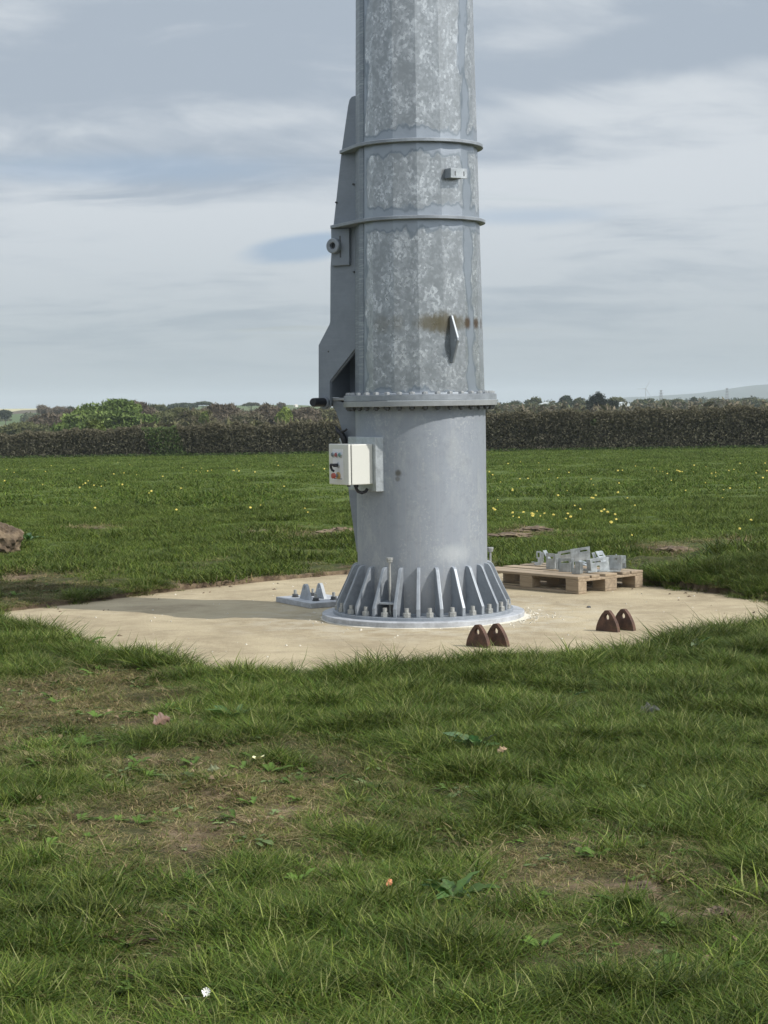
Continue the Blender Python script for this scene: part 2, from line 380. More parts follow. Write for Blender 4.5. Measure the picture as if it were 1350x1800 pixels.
M['stem'] = simple('green_stem', (0.06, 0.12, 0.03), 0.6)
M['hill'] = simple('moorland', (0.055, 0.075, 0.055), 1.0, 0, 0.25, 0.004)
M['wall'] = simple('render_white', (0.72, 0.71, 0.67), 0.8, 0, 0.05, 0.5)
M['slate'] = simple('roof_slate', (0.22, 0.22, 0.24), 0.7, 0, 0.1, 0.5)
M['glassroof'] = simple('polytunnel_film', (0.62, 0.66, 0.68), 0.4, 0, 0.05, 0.1)
M['far_steel'] = simple('grey_lattice', (0.20, 0.21, 0.23), 0.7)
M['far_white'] = simple('turbine_grey', (0.42, 0.44, 0.46), 0.6)


# ------------------------------------------------------------------ mesh builder
class MB:
    def __init__(s): s.v = []; s.f = []; s.sm = []
    def add(s, vs, fs, smooth=False):
        o = len(s.v); s.v += [tuple(p) for p in vs]; s.f += [tuple(i + o for i in f) for f in fs]; s.sm += [smooth] * len(fs)
        return s
    def box(s, c, d, rot=None):
        hx, hy, hz_ = d[0] / 2, d[1] / 2, d[2] / 2
        vs = [Vector((sx * hx, sy * hy, sz * hz_)) for sz in (-1, 1) for sy in (-1, 1) for sx in (-1, 1)]
        if rot is not None: vs = [rot @ p for p in vs]
        vs = [p + Vector(c) for p in vs]
        return s.add(vs, [(0, 2, 3, 1), (4, 5, 7, 6), (0, 1, 5, 4), (2, 6, 7, 3), (0, 4, 6, 2), (1, 3, 7, 5)])
    def tube(s, pts, rads, n=10, cap=True, smooth=True):
        pts = [Vector(p) for p in pts]
        if not isinstance(rads, (list, tuple)): rads = [rads] * len(pts)
        vs = []; prev = None
        for i, p in enumerate(pts):
            t = (pts[min(i + 1, len(pts) - 1)] - pts[max(i - 1, 0)]).normalized()
            if prev is None:
                a = Vector((0, 0, 1)) if abs(t.z) < 0.9 else Vector((1, 0, 0))
                prev = t.cross(a).normalized()
            prev = (prev - t * prev.dot(t)).normalized(); q = t.cross(prev)
            for k in range(n):
                an = 2 * math.pi * k / n
                vs.append(p + (prev * math.cos(an) + q * math.sin(an)) * rads[i])
        fs = []
        for i in range(len(pts) - 1):
            for k in range(n):
                k2 = (k + 1) % n
                fs.append((i * n + k, i * n + k2, (i + 1) * n + k2, (i + 1) * n + k))
        s.add(vs, fs, smooth)
        if cap:
            s.add(vs[:n], [tuple(range(n))[::-1]]); s.add(vs[-n:], [tuple(range(n))])
        return s
    def lathe(s, prof, n=96, smooth=True):
        """closed profile [(r,z)...] revolved about z"""
        m = len(prof); vs = []; fs = []
        for k in range(n):
            a = 2 * math.pi * k / n
            for r, z in prof: vs.append((r * math.cos(a), r * math.sin(a), z))
        for k in range(n):
            k2 = (k + 1) % n
            for j in range(m):
                j2 = (j + 1) % m
                fs.append((k * m + j, k2 * m + j, k2 * m + j2, k * m + j2))
        return s.add(vs, fs, smooth)
    def prism(s, poly, z0, z1, fn=lambda a, b, c: (a, b, c)):
        """poly [(a,b)] extruded along c from z0 to z1, mapped by fn"""
        n = len(poly)
        vs = [fn(a, b, z0) for a, b in poly] + [fn(a, b, z1) for a, b in poly]
        fs = [tuple(range(n))[::-1], tuple(range(n, 2 * n))] + [(i, (i + 1) % n, n + (i + 1) % n, n + i) for i in range(n)]
        return s.add(vs, fs)
    def mesh(s, name, m=None, bevel=0.0, cols=None, seg=1):
        me = bpy.data.meshes.new(name); me.from_pydata(s.v, [], s.f)
        me.polygons.foreach_set('use_smooth', s.sm)
        if bevel:
            bm = bmesh.new(); bm.from_mesh(me)
            bmesh.ops.recalc_face_normals(bm, faces=bm.faces)
            es = [e for e in bm.edges if len(e.link_faces) == 2 and e.calc_face_angle(0) > 0.6]
            bmesh.ops.bevel(bm, geom=es, offset=bevel, segments=seg, affect='EDGES', profile=0.6)
            bm.to_mesh(me); bm.free()
        else:
            bm = bmesh.new(); bm.from_mesh(me); bmesh.ops.recalc_face_normals(bm, faces=bm.faces); bm.to_mesh(me); bm.free()
        if m: me.materials.append(m)
        return me
    def build(s, name, m, parent=None, bevel=0.0, loc=None, seg=1):
        return link(name, s.mesh(name, m, bevel, seg=seg), parent, loc)

def link(name, me, parent=None, loc=None, rot=None, scale=None):
    o = bpy.data.objects.new(name, me); col.objects.link(o)
    if parent is not None: o.parent = parent
    if loc is not None: o.location = loc
    if rot is not None: o.rotation_euler = rot
    if scale is not None: o.scale = scale
    return o
def tag(o, label=None, cat=None, group=None, kind=None):
    for k, v in (('label', label), ('category', cat), ('group', group), ('kind', kind)):
        if v: o[k] = v
    return o
def thing(name, label, cat, loc=(0, 0, 0), rz=0, group=None):
    o = bpy.data.objects.new(name, None); col.objects.link(o); o.location = loc; o.rotation_euler = (0, 0, rz)
    o.empty_display_size = 0.2
    return tag(o, label, cat, group)


# ------------------------------------------------------------------ numpy value noise
def vnoise(x, y, seed=0):
    xi = np.floor(x).astype(np.int64); yi = np.floor(y).astype(np.int64); fx = x - xi; fy = y - yi
    fx = fx * fx * (3 - 2 * fx); fy = fy * fy * (3 - 2 * fy)
    def h(a, b):
        n = (a * 374761393 + b * 668265263 + seed * 1442695041) & 0xffffffff
        n = ((n ^ (n >> 13)) * 1274126177) & 0xffffffff
        return ((n ^ (n >> 16)) & 0xffff) / 65535.0
    return (h(xi, yi) * (1 - fx) + h(xi + 1, yi) * fx) * (1 - fy) + (h(xi, yi + 1) * (1 - fx) + h(xi + 1, yi + 1) * fx) * fy
def fbm(x, y, seed=0, octs=4):
    t = 0; a = 1; s_ = 0
    for i in range(octs):
        t = t + a * vnoise(x * 2 ** i, y * 2 ** i, seed + i * 17); s_ += a; a *= 0.5
    return t / s_ - 0.5


# ------------------------------------------------------------------ concrete pad outline
PAD = [on_z(*p, z).xy for p, z in (((-22, 1080), 0), ((100, 1065), 0), ((330, 1036), 0), ((600, 1010), 0), ((850, 1006), 0),
       ((1000, 1012), 0), ((1140, 1028), 0), ((1250, 1042), 0), ((1370, 1059), 0), ((1440, 1085), 0.03), ((1350, 1096), 0.09), ((1210, 1116), 0.09), ((1130, 1140), 0.09),
       ((1000, 1150), 0.09), ((840, 1160), 0.09), ((600, 1176), 0.09), ((500, 1181), 0.09), ((350, 1166), 0.09), ((200, 1144), 0.09),
       ((120, 1124), 0.08), ((20, 1098), 0.06))]
padx = np.array([p[0] for p in PAD]); pady = np.array([p[1] for p in PAD])
def pad_sd(x, y):
    """signed distance to the pad outline, negative inside"""
    x = np.asarray(x, float); y = np.asarray(y, float)
    dmin = np.full(x.shape, 1e9); inside = np.zeros(x.shape, bool)
    n = len(padx)
    for i in range(n):
        ax, ay, bx, by = padx[i], pady[i], padx[(i + 1) % n], pady[(i + 1) % n]
        ex, ey = bx - ax, by - ay
        t = np.clip(((x - ax) * ex + (y - ay) * ey) / (ex * ex + ey * ey), 0, 1)
        dmin = np.minimum(dmin, np.hypot(x - ax - t * ex, y - ay - t * ey))
        c = ((ay > y) != (by > y)) & (x < (bx - ax) * (y - ay) / (by - ay + 1e-12) + ax)
        inside ^= c
    return np.where(inside, -dmin, dmin)

# bare-earth patches: image spots laid on the ground (x, y, rx, ry, strength)
SOIL = []
for px, py, wpx, hpx, k in ((40, 1235, 110, 40, .9), (240, 1360, 90, 30, .85), (360, 1420, 110, 40, .9), (480, 1440, 150, 45, 1.0), (330, 1490, 130, 60, .8),
                            (600, 1455, 90, 25, .85), (1130, 1570, 90, 50, 1.0), (1255, 1620, 130, 45, 1.0), (1000, 1560, 260, 60, .55), (900, 1500, 200, 50, .5),
                            (1130, 1680, 160, 40, .55), (200, 1270, 120, 40, .55), (560, 1380, 260, 60, .45),
                            (450, 942, 80, 12, 1.0), (570, 940, 110, 14, 1.0), (930, 932, 70, 7, 1.0), (890, 948, 60, 8, 1.0), (1190, 975, 110, 12, .9),
                            (1320, 985, 100, 16, .9), (30, 1022, 130, 16, .8), (1290, 962, 120, 8, .6), (160, 925, 120, 7, .7), (640, 1000, 160, 12, .5), (40, 1052, 160, 18, .55)):
    c = on_z(px, py, 0.03)
    a = on_z(px + wpx / 2, py, 0.03); b = on_z(px, py - hpx / 2, 0.03)
    SOIL.append((c.x, c.y, abs(a.x - c.x), abs(b.y - c.y), k))
DRY = []
for px, py, wpx, hpx, k in ((120, 1250, 420, 130, .9), (400, 1430, 640, 190, 1.0), (820, 1460, 420, 130, .55), (1020, 1570, 620, 200, .85), (1150, 1690, 420, 120, .6), (60, 1030, 260, 40, .8), (560, 945, 420, 40, .8),
                            (920, 940, 260, 30, .7), (1250, 975, 300, 50, .8), (200, 1640, 260, 100, .35), (180, 925, 240, 24, .5), (320, 1560, 300, 80, .4)):
    c = on_z(px, py, 0.03); a = on_z(px + wpx / 2, py, 0.03); b = on_z(px, py - hpx / 2, 0.03)
    DRY.append((c.x, c.y, abs(a.x - c.x), abs(b.y - c.y), k))
def dry_at(x, y):
    s_ = np.zeros(np.shape(x)); nz = fbm(x * 3, y * 2.2, 63, 5) * 1.7
    for cx, cy, rx, ry, k in DRY:
        d = np.sqrt(((x - cx) / rx) ** 2 + ((y - cy) / ry) ** 2) + nz
        s_ = np.maximum(s_, k * np.clip(1.3 - d * 0.9, 0, 1))
    return s_
def soil_at(x, y):
    s_ = np.zeros(np.shape(x))
    nz = fbm(x * 7, y * 4, 3, 5) * 2.6
    for cx, cy, rx, ry, k in SOIL:
        d = np.sqrt(((x - cx) / rx) ** 2 + ((y - cy) / ry) ** 2) + nz
        s_ = np.maximum(s_, k * np.clip(1.25 - d * 0.8, 0, 1))
    sd = pad_sd(x, y)
    rim = np.clip(1 - (sd - 0.02) / 0.16, 0, 1) * np.where(y > 0.5, 1.0, 0.35)
    return np.maximum(s_, rim * 0.72)

def terrain(x, y):
    x = np.asarray(x, float); y = np.asarray(y, float)
    sd = pad_sd(x, y) + fbm(x * 6, y * 6, 41, 3) * 0.10
    near = np.clip(1 - np.maximum(y - 12, 0) / 40, 0.25, 1)
    z = 0.05 + near * (fbm(x * 0.55, y * 0.55, 7, 3) * 0.12 + fbm(x * 3.6, y * 3.6, 9, 4) * 0.055)
    z = np.where(np.abs(y + 13) > 60, 0.0, z)
    # low bank of turned turf behind the pad on the right, heaps of spoil behind
    for cx, cy, rx, ry, h in ((3.3, 1.9, 1.1, 0.55, 0.20), (2.6, 3.0, 0.9, 0.5, 0.16), (4.4, 3.2, 1.0, 0.7, 0.16), (1.9, 5.2, 0.5, 0.4, 0.07),
                              (-0.9, 6.6, 0.8, 0.5, 0.08), (-1.9, 7.2, 0.3, 0.3, 0.10), (-3.6, 2.2, 1.0, 0.5, 0.06)):
        z = z + h * np.exp(-((x - cx) / rx) ** 2 - ((y - cy) / ry) ** 2) * (0.8 + fbm(x * 4, y * 4, 23, 3))
    # clods pushed up by hooves and wheels in the worn patches
    z = z + 0.0
    # ease down to the pad edge
    e = np.clip((sd + 0.02) / 0.22, 0, 1)
    z = z * (0.35 + 0.65 * e) + 0.012
    z = np.where(sd < 0, -0.12, z)
    far = np.interp(y, [6, 82, 150, 300, 520, 900, 1500, 3000, 9000], [0, -1.03, -3.5, -6.0, -6.5, -5.0, -9, -10, -20])
    farl = np.interp(y, [6, 82, 150, 300, 520, 780, 860, 1100, 3000, 9000], [0, -1.03, -3.5, -6.0, -4.0, 0.9, 1.0, -6, -10, -20])
    k = 1 / (1 + np.exp(np.clip((x / np.maximum(y + 14, 1) + 0.035) * 90, -50, 50)))
    ff = far * (1 - k) + farl * k
    roll = np.where(y > 90, fbm(x / 60, y / 90, 77, 3) * np.clip((y - 90) / 300, 0, 1) * 3, 0)
    return z + ff + roll

def axis_list(lo, hi, dlo, dhi, step, grow=1.12):
    a = list(np.arange(dlo, dhi + 1e-6, step)); s_ = step
    while a[-1] < hi: s_ *= grow; a.append(a[-1] + s_)
    s_ = step
    while a[0] > lo: s_ *= grow; a.insert(0, a[0] - s_)
    return np.array(a)
gx = axis_list(-5000, 5000, -3.9, 3.9, 0.05); gy = axis_list(-60, 8000, -10.5, 5.0, 0.05, 1.03)
GX, GY = np.meshgrid(gx, gy); GZ = terrain(GX, GY)
nx_, ny_ = len(gx), len(gy)
V = np.stack([GX.ravel(), GY.ravel(), GZ.ravel()], 1)
idx = np.arange(nx_ * ny_).reshape(ny_, nx_)
Fq = np.stack([idx[:-1, :-1].ravel(), idx[:-1, 1:].ravel(), idx[1:, 1:].ravel(), idx[1:, :-1].ravel()], 1)
def np_mesh(name, V, Fq, m, smooth=True, cols=None):
    me = bpy.data.meshes.new(name); k = Fq.shape[1]
    me.vertices.add(len(V)); me.vertices.foreach_set('co', np.asarray(V, np.float32).ravel())
    me.loops.add(Fq.size); me.loops.foreach_set('vertex_index', Fq.ravel().astype(np.int32))
    me.polygons.add(len(Fq)); me.polygons.foreach_set('loop_start', np.arange(0, Fq.size, k, dtype=np.int32))
    me.polygons.foreach_set('use_smooth', np.full(len(Fq), smooth))
    me.update(calc_edges=True)
    if cols is not None:
        a = me.color_attributes.new('Col', 'FLOAT_COLOR', 'POINT')
        a.data.foreach_set('color', np.concatenate([cols, np.ones((len(cols), 1))], 1).astype(np.float32).ravel())
    if m: me.materials.append(m)
    return me
me = np_mesh('ground', V, Fq, M['ground'])
a = me.attributes.new('soil', 'FLOAT', 'POINT'); a.data.foreach_set('value', np.where(GY.ravel() < 30, soil_at(GX.ravel(), GY.ravel()), 0).astype(np.float32))
a = me.attributes.new('far', 'FLOAT', 'POINT'); a.data.foreach_set('value', np.interp(GY.ravel(), [1, 8, 20, 84, 95, 6000], [0, 0.2, 0.3, 0.5, 0.8, 1.0]).astype(np.float32))
tag(link('ground', me), kind='structure')

def gz(x, y): return float(terrain(np.array([x]), np.array([y]))[0])

# pad: fan grid with ragged rim
def build_pad():
    n = 220; rings = 16; cx, cy = 0.0, 0.0
    per = []
    m = len(PAD)
    for k in range(n):
        t = k / n * m; i = int(t); f_ = t - i
        p0, p1, p2, p3 = [Vector(PAD[(i + j) % m]) for j in (-1, 0, 1, 2)]
        q = 0.5 * ((2 * p1) + (p2 - p0) * f_ + (2 * p0 - 5 * p1 + 4 * p2 - p3) * f_ ** 2 + (3 * p1 - p0 - 3 * p2 + p3) * f_ ** 3)
        q = q * (1 + 0.012 * float(fbm(np.array([k * 0.35]), np.array([2.0]), 3, 3)[0]) + 0.02)
        per.append(q)
    vs = [(0, 0, 0)]; ed = [0.0]
    for r in range(1, rings + 1):
        f_ = (r / rings) ** 0.7
        for q in per:
            x, y = q.x * f_, q.y * f_
            vs.append((x, y, 0.0)); ed.append(max(0, 1 - (1 - f_) * 12) if r < rings else 1.0)
    fs = [(0, 1 + k, 1 + (k + 1) % n) for k in range(n)]
    for r in range(rings - 1):
        for k in range(n):
            a_ = 1 + r * n + k; b_ = 1 + r * n + (k + 1) % n
            fs.append((a_, a_ + n, b_ + n, b_))
    base = len(vs)
    for q in per: vs.append((q.x, q.y, -0.4)); ed.append(1.0)
    for k in range(n):
        a_ = 1 + (rings - 1) * n + k; b_ = 1 + (rings - 1) * n + (k + 1) % n
        fs.append((a_, base + k, base + (k + 1) % n, b_))
    me = bpy.data.meshes.new('concrete_pad'); me.from_pydata(vs, [], fs); me.materials.append(M['pad'])
    at = me.attributes.new('edge', 'FLOAT', 'POINT'); at.data.foreach_set('value', np.array(ed, np.float32))
    return tag(link('concrete_pad', me), kind='structure')
pad = build_pad()


# ------------------------------------------------------------------ the mast
mast = thing('steel_mast', 'tall galvanised steel mast with bolted flange and fan of gussets standing on the concrete pad', 'mast')
def rad_up(z): return 0.4755 - (z - 1.66) * 0.0178
def poly_shell(z0, z1, n=16, rfun=rad_up, off=R(0.0), steps=18):
    vs = []; fs = []
    angs = []
    for k in range(n):
        a0 = off + 2 * math.pi * k / n
        for d in (-2.2, 0, 2.2): angs.append((a0 + R(d), 1.0 if d else 0.9992))
    h = math.cos(math.pi / n)
    for j in range(steps + 1):
        z = z0 + (z1 - z0) * j / steps; r = rfun(z)
        for a_, k_ in angs:
            loc = ((a_ - off) % (2 * math.pi / n))
            # radius of the flat-sided polygon at this angle
            rr = r * h / math.cos(loc - math.pi / n) * (k_ if k_ < 1 else 1)
            vs.append((rr * math.sin(a_), -rr * math.cos(a_), z))
    m = len(angs)
    for j in range(steps):
        for k in range(m):
            k2 = (k + 1) % m
            fs.append((j * m + k, j * m + k2, (j + 1) * m + k2, (j + 1) * m + k))
    return MB().add(vs, fs)
poly_shell(1.655, 14.5, steps=4).build('upper_section', M['mast_up'], mast)
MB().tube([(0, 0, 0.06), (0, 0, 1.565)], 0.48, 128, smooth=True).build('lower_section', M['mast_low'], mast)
MB().tube([(0, 0, 14.5), (0, 0, 14.54)], 0.30, 48).build('top_plate', M['galv'], mast, 0.004)

# foot: wide ground plate, base plate, gussets, anchor bolts
MB().lathe([(0.40, 0.0), (0.750, 0.0), (0.750, 0.040), (0.747, 0.043), (0.40, 0.043)], 128, False).build('ground_plate', M['zinc_white'], mast)
MB().lathe([(0.40, 0.0435), (0.668, 0.0435), (0.668, 0.064), (0.665, 0.066), (0.40, 0.066)], 128, False).build('base_plate', M['galv'], mast)
gus = [(0.470, 0.066), (0.645, 0.066), (0.648, 0.125), (0.575, 0.275), (0.528, 0.378), (0.519, 0.394), (0.505, 0.405), (0.490, 0.408), (0.470, 0.408)]
gm = MB().prism(gus, -0.0125, 0.0125, lambda a, b, c: (c, -a, b)).mesh('gusset', M['galv'], 0.004, seg=2)
bm_ = MB()
def hexnut(mb, z0, z1, r):
    mb.prism([(r * math.cos(R(60 * k)), r * math.sin(R(60 * k))) for k in range(6)], z0, z1)
hexnut(bm_, 0.066, 0.100, 0.029); bm_.tube([(0, 0, 0.100), (0, 0, 0.132)], 0.0165, 10)
bolt_me = bm_.mesh('anchor_bolt', M['bolt'], 0.002)
for k in range(24):
    a_ = R(-3.3 + 15 * k); link('gusset', gm, mast, rot=(0, 0, a_))
    b_ = R(4.3 + 15 * k)
    link('anchor_bolt', bolt_me, mast, (0.628 * math.sin(b_), -0.628 * math.cos(b_), 0), (0, 0, b_ + R(random.uniform(0, 60))))
# threaded rods on small shelves
for az_, rr in ((-24.5, 0.565), (121.0, 0.60), (-130.0, 0.57)):
    s_, c_ = math.sin(R(az_)), -math.cos(R(az_))
    rod = MB().tube([(rr * s_, rr * c_, 0.066), (rr * s_, rr * c_, 0.455)], 0.0085, 10)
    rod.build('threaded_rod', M['bolt'], mast)
    hx = MB(); hexnut(hx, 0.452, 0.468, 0.022); hexnut(hx, 0.468, 0.486, 0.026)
    hx.build('rod_nut', M['bolt'], mast, 0.002, loc=(rr * s_, rr * c_, 0))
    sh = MB().box((0, 0, 0), (0.13, 0.14, 0.014), Euler((0, 0, R(az_))).to_matrix())
    sh.build('rod_shelf', M['galv'], mast, 0.002, loc=(0.545 * s_, 0.545 * c_, 0.160))

# main flange pair with bolts
def flange(name, z0, z1, r, m):
    MB().lathe([(0.455, z0), (r - 0.002, z0), (r, z0 + 0.002), (r, z1 - 0.002), (r - 0.002, z1), (0.455, z1)], 144, False).build(name, m, mast)
flange('lower_flange', 1.562, 1.602, 0.567, M['galv_edge'])
flange('upper_flange', 1.604, 1.646, 0.563, M['galv'])
hb = MB(); hexnut(hb, 1.646, 1.664, 0.0225); hb.tube([(0, 0, 1.664), (0, 0, 1.667)], 0.012, 8)
hb_me = hb.mesh('flange_bolt', M['galv_edge'], 0.002)
nb = MB(); hexnut(nb, 1.541, 1.562, 0.0225); nb.tube([(0, 0, 1.532), (0, 0, 1.541)], 0.012, 8)
nb_me = nb.mesh('flange_nut', M['bolt_dark'], 0.002)
for k in range(36):
    a_ = R(3.6 + 10 * k); p = (0.530 * math.sin(a_), -0.530 * math.cos(a_), 0)
    link('flange_bolt', hb_me, mast, p, (0, 0, a_)); link('flange_nut', nb_me, mast, p, (0, 0, a_ + R(random.uniform(0, 50))))
# weld beads
def torus(name, r, z, t, m):
    MB().lathe([(r + t * math.cos(R(45 * k)), z + t * math.sin(R(45 * k))) for k in range(8)], 96).build(name, m, mast)
torus('weld_bead', 0.474, 1.649, 0.009, M['galv']); torus('weld_bead', 0.481, 0.068, 0.010, M['galv'])

# hinge fins: direction D (back left), face normal N (towards the camera, left)
PHI = R(30); D = Vector((-math.cos(PHI), math.sin(PHI), 0)); N = Vector((-math.sin(PHI), -math.cos(PHI), 0))
def fin_pt(rho, z, s_): p = D * rho + N * s_; return (p.x, p.y, z)
def fr(px, y, s_=0.15):
    """radial distance and height on the near fin plane for an image point"""
    d = ray(px, y); nn = Vector((N.x, N.y, 0))
    t = (s_ - CAM.dot(nn)) / d.dot(nn); p = CAM + d * t
    return (p.dot(D), p.z)
outer = [fr(560.5, 706), fr(561, 606), fr(563, 600), fr(578, 573), fr(580, 565), fr(580.5, 470), fr(585, 404), fr(600, 266), fr(611.5, 186), fr(614, 175), fr(618, 170), fr(624, 168)]
pin_r, pin_z = fr(571, 707)
lug = []
for k in range(1, 8):
    a_ = R(180 - 180 * k / 8 + 0)
    lr = (fr(560.5, 706)[0] - fr(582, 706)[0]) / 2
    lug.append((pin_r - lr * math.cos(a_) * -1 * -1, pin_z - lr * math.sin(a_)))
lug = [(pin_r + lr * math.cos(R(-180 * k / 8)), pin_z + lr * math.sin(R(-180 * k / 8))) for k in range(0, 9)]  # outer to inner under the pin
inner = [fr(582, 672), fr(624, 619), (0.37, fr(640, 598)[1])]
fin_poly = outer[::-1] + lug + inner + [(0.37, fr(640, 166)[1])]
def fin_plate(name, poly, s0, s1, m, bevel=0.003):
    return MB().prism(poly, s0, s1, lambda a, b, c: fin_pt(a, b, c)).build(name, m, mast, bevel)
fin_plate('hinge_plate', fin_poly, 0.125, 0.150, M['galv_fin'])
fin_plate('hinge_plate', outer[::-1] + lug + [(0.37, pin_z - 0.03), (0.37, fr(640, 166)[1])], -0.150, -0.125, M['galv_fin'])
dbl = [fr(579.5, 568), fr(624, 497), fr(640, 476)] + [(0.37, fr(640, 598)[1]), fr(624, 620), fr(583, 673), (pin_r - lr * 0.98, pin_z)]
dbl = [fr(561.5, 607), fr(578.5, 574), fr(624, 497), fr(638, 475), (0.385, fr(640, 597)[1]), fr(623.5, 616), fr(581.5, 670), fr(581.3, 704), fr(561.5, 704)]
fin_plate('doubler_plate', dbl, 0.1505, 0.163, M['galv_fin'], 0.002)
# web closing the box between the two plates
web = [fr(584, 690)[0] * 1.0, ]
wr = pin_r - 0.045
MB().box(D * (wr) + N * 0.0 + Vector((0, 0, 1.85)), (0.012, 0.249, 0.43), Matrix.Rotation(math.atan2(D.y, D.x), 3, 'Z')).build('web_plate', M['galv_fin'], mast)
for (a0, z0), (a1, z1) in ((outer[3], outer[5]), (outer[5], outer[6]), (outer[6], outer[7]), (outer[7], outer[8])):
    q = [(a0 - 0.05, z0), (a1 - 0.05, z1), (a1 - 0.06, z1), (a0 - 0.06, z0)]
    MB().prism(q, -0.1245, 0.1245, lambda a, b, c: fin_pt(a, b, c)).build('web_plate', M['galv_fin'], mast)
# lower hinge plates below the flange
lows = [fr(585, 700, 0.10), fr(586, 716, 0.10), fr(592, 724, 0.10), fr(597, 740, 0.10), fr(603, 760, 0.10), fr(609, 815, 0.10), fr(615, 875, 0.10), fr(628, 970, 0.10)]
lp = lows + [(0.42, lows[-1][1] - 0.02), (0.42, 1.56), (0.50, 1.56)]
for s0, s1 in ((0.085, 0.110), (-0.110, -0.085)):
    fin_plate('lower_hinge_plate', lp, s0, s1, M['galv_fin'])
fin_plate('hinge_shelf', [(0.45, 1.612), (pin_r - 0.03, 1.612), (pin_r - 0.03, 1.632), (0.45, 1.632)], -0.124, 0.124, M['galv_edge'], 0.002)
# hinge pin
p0 = Vector(fin_pt(pin_r, pin_z, -0.27)); p1 = Vector(fin_pt(pin_r, pin_z, 0.315)); e = N * 0.012
MB().tube([p0, p1 - e, p1], [0.033, 0.033, 0.028], 24).build('hinge_pin', M['black'], mast)
for s0 in (0.151, -0.175):
    MB().tube([fin_pt(pin_r, pin_z, s0 + 0.002), fin_pt(pin_r, pin_z, s0 + 0.022)], 0.046, 24, smooth=False).build('pin_collar', M['galv_fin'], mast, 0.002)
# boss plate with ring and two slots
bp_ = [fr(585, 402), fr(617, 402), fr(617, 466), fr(586, 468)]
bpl = fin_plate('boss_plate', [(bp_[0][0], bp_[0][1]), bp_[1], bp_[2], bp_[3]], 0.1505, 0.176, M['galv_fin'], 0.002)
br, bz = fr(592.5, 433)
ring = MB(); pr = [(0.024, 0.0), (0.056, 0.0), (0.056, 0.034), (0.050, 0.040), (0.028, 0.040), (0.024, 0.036)]
nn_ = 32
vs = []; fs = []
for k in range(nn_):
    a_ = 2 * math.pi * k / nn_
    for r_, h_ in pr: vs.append(fin_pt(br + r_ * math.cos(a_), bz + r_ * math.sin(a_), 0.177 + h_))
for k in range(nn_):
    for j in range(6):
        fs.append((k * 6 + j, ((k + 1) % nn_) * 6 + j, ((k + 1) % nn_) * 6 + (j + 1) % 6, k * 6 + (j + 1) % 6))
ring.add(vs, fs, False).build('boss_ring', M['galv'], mast)
MB().tube([fin_pt(br, bz, 0.176), fin_pt(br, bz, 0.184)], 0.0245, 24).build('boss_bore', M['bolt_dark'], mast)
for px_, y0, y1 in ((601, 415, 428), (601.5, 440, 453)):
    a0, z0 = fr(px_, y0); a1, z1 = fr(px_, y1)
    fin_plate('slot', [(a0 - 0.006, z1), (a0 + 0.006, z1), (a0 + 0.006, z0), (a0 - 0.006, z0)], 0.170, 0.1772, M['bolt_dark'], 0)
for px_, y in ((579, 618), (592, 356), (622, 324), (623, 478)):
    a0, z0 = fr(px_, y)
    MB().tube([fin_pt(a0, z0, 0.148), fin_pt(a0, z0, 0.1645)], 0.007, 10).build('drain_hole', M['bolt_dark'], mast)

# stiffening rings with noses over the fins
def nose_ring(z0, z1, r, tip):
    pts = []
    c1 = D * tip + N * 0.172; c2 = D * tip - N * 0.172
    for k in range(120):
        a_ = 2 * math.pi * k / 120; pts.append((r * math.cos(a_), r * math.sin(a_)))
    pts += [(c1.x, c1.y), (c2.x, c2.y)]
    # convex hull
    ps = sorted(set(pts)); lo = []; hi = []
    for p in ps:
        while len(lo) >= 2 and (lo[-1][0] - lo[-2][0]) * (p[1] - lo[-2][1]) - (lo[-1][1] - lo[-2][1]) * (p[0] - lo[-2][0]) <= 0: lo.pop()
        lo.append(p)
    for p in reversed(ps):
        while len(hi) >= 2 and (hi[-1][0] - hi[-2][0]) * (p[1] - hi[-2][1]) - (hi[-1][1] - hi[-2][1]) * (p[0] - hi[-2][0]) <= 0: hi.pop()
        hi.append(p)
    MB().prism(lo[:-1] + hi[:-1], z0, z1).build('stiffening_ring', M['galv'], mast, 0.003)
nose_ring(3.432, 3.457, 0.486, fr(596.5, 271, 0.172)[0])
nose_ring(2.888, 2.913, 0.496, fr(580.5, 404, 0.172)[0])
# seam strip down the left edge, broken by the rings
for z0, z1 in ((1.648, 2.887), (2.914, 3.431), (3.458, 14.4)):
    q = []; AN = (-93.0, -90.0, -67.5, -60.5)
    for z in (z0, z1):
        for off_ in (0.004, -0.03):
            for an in (AN if off_ > 0 else AN[::-1]):
                loc = R(an) % (math.pi / 8); r = rad_up(z) * math.cos(math.pi / 16) / math.cos(loc - math.pi / 16) + off_
                q.append((r * math.sin(R(an)), -r * math.cos(R(an)), z))
    MB().add(q, [tuple(range(8))[::-1], tuple(range(8, 16))] + [(i, (i + 1) % 8, 8 + (i + 1) % 8, 8 + i) for i in range(8)]).build('seam_strip', M['strip'], mast)
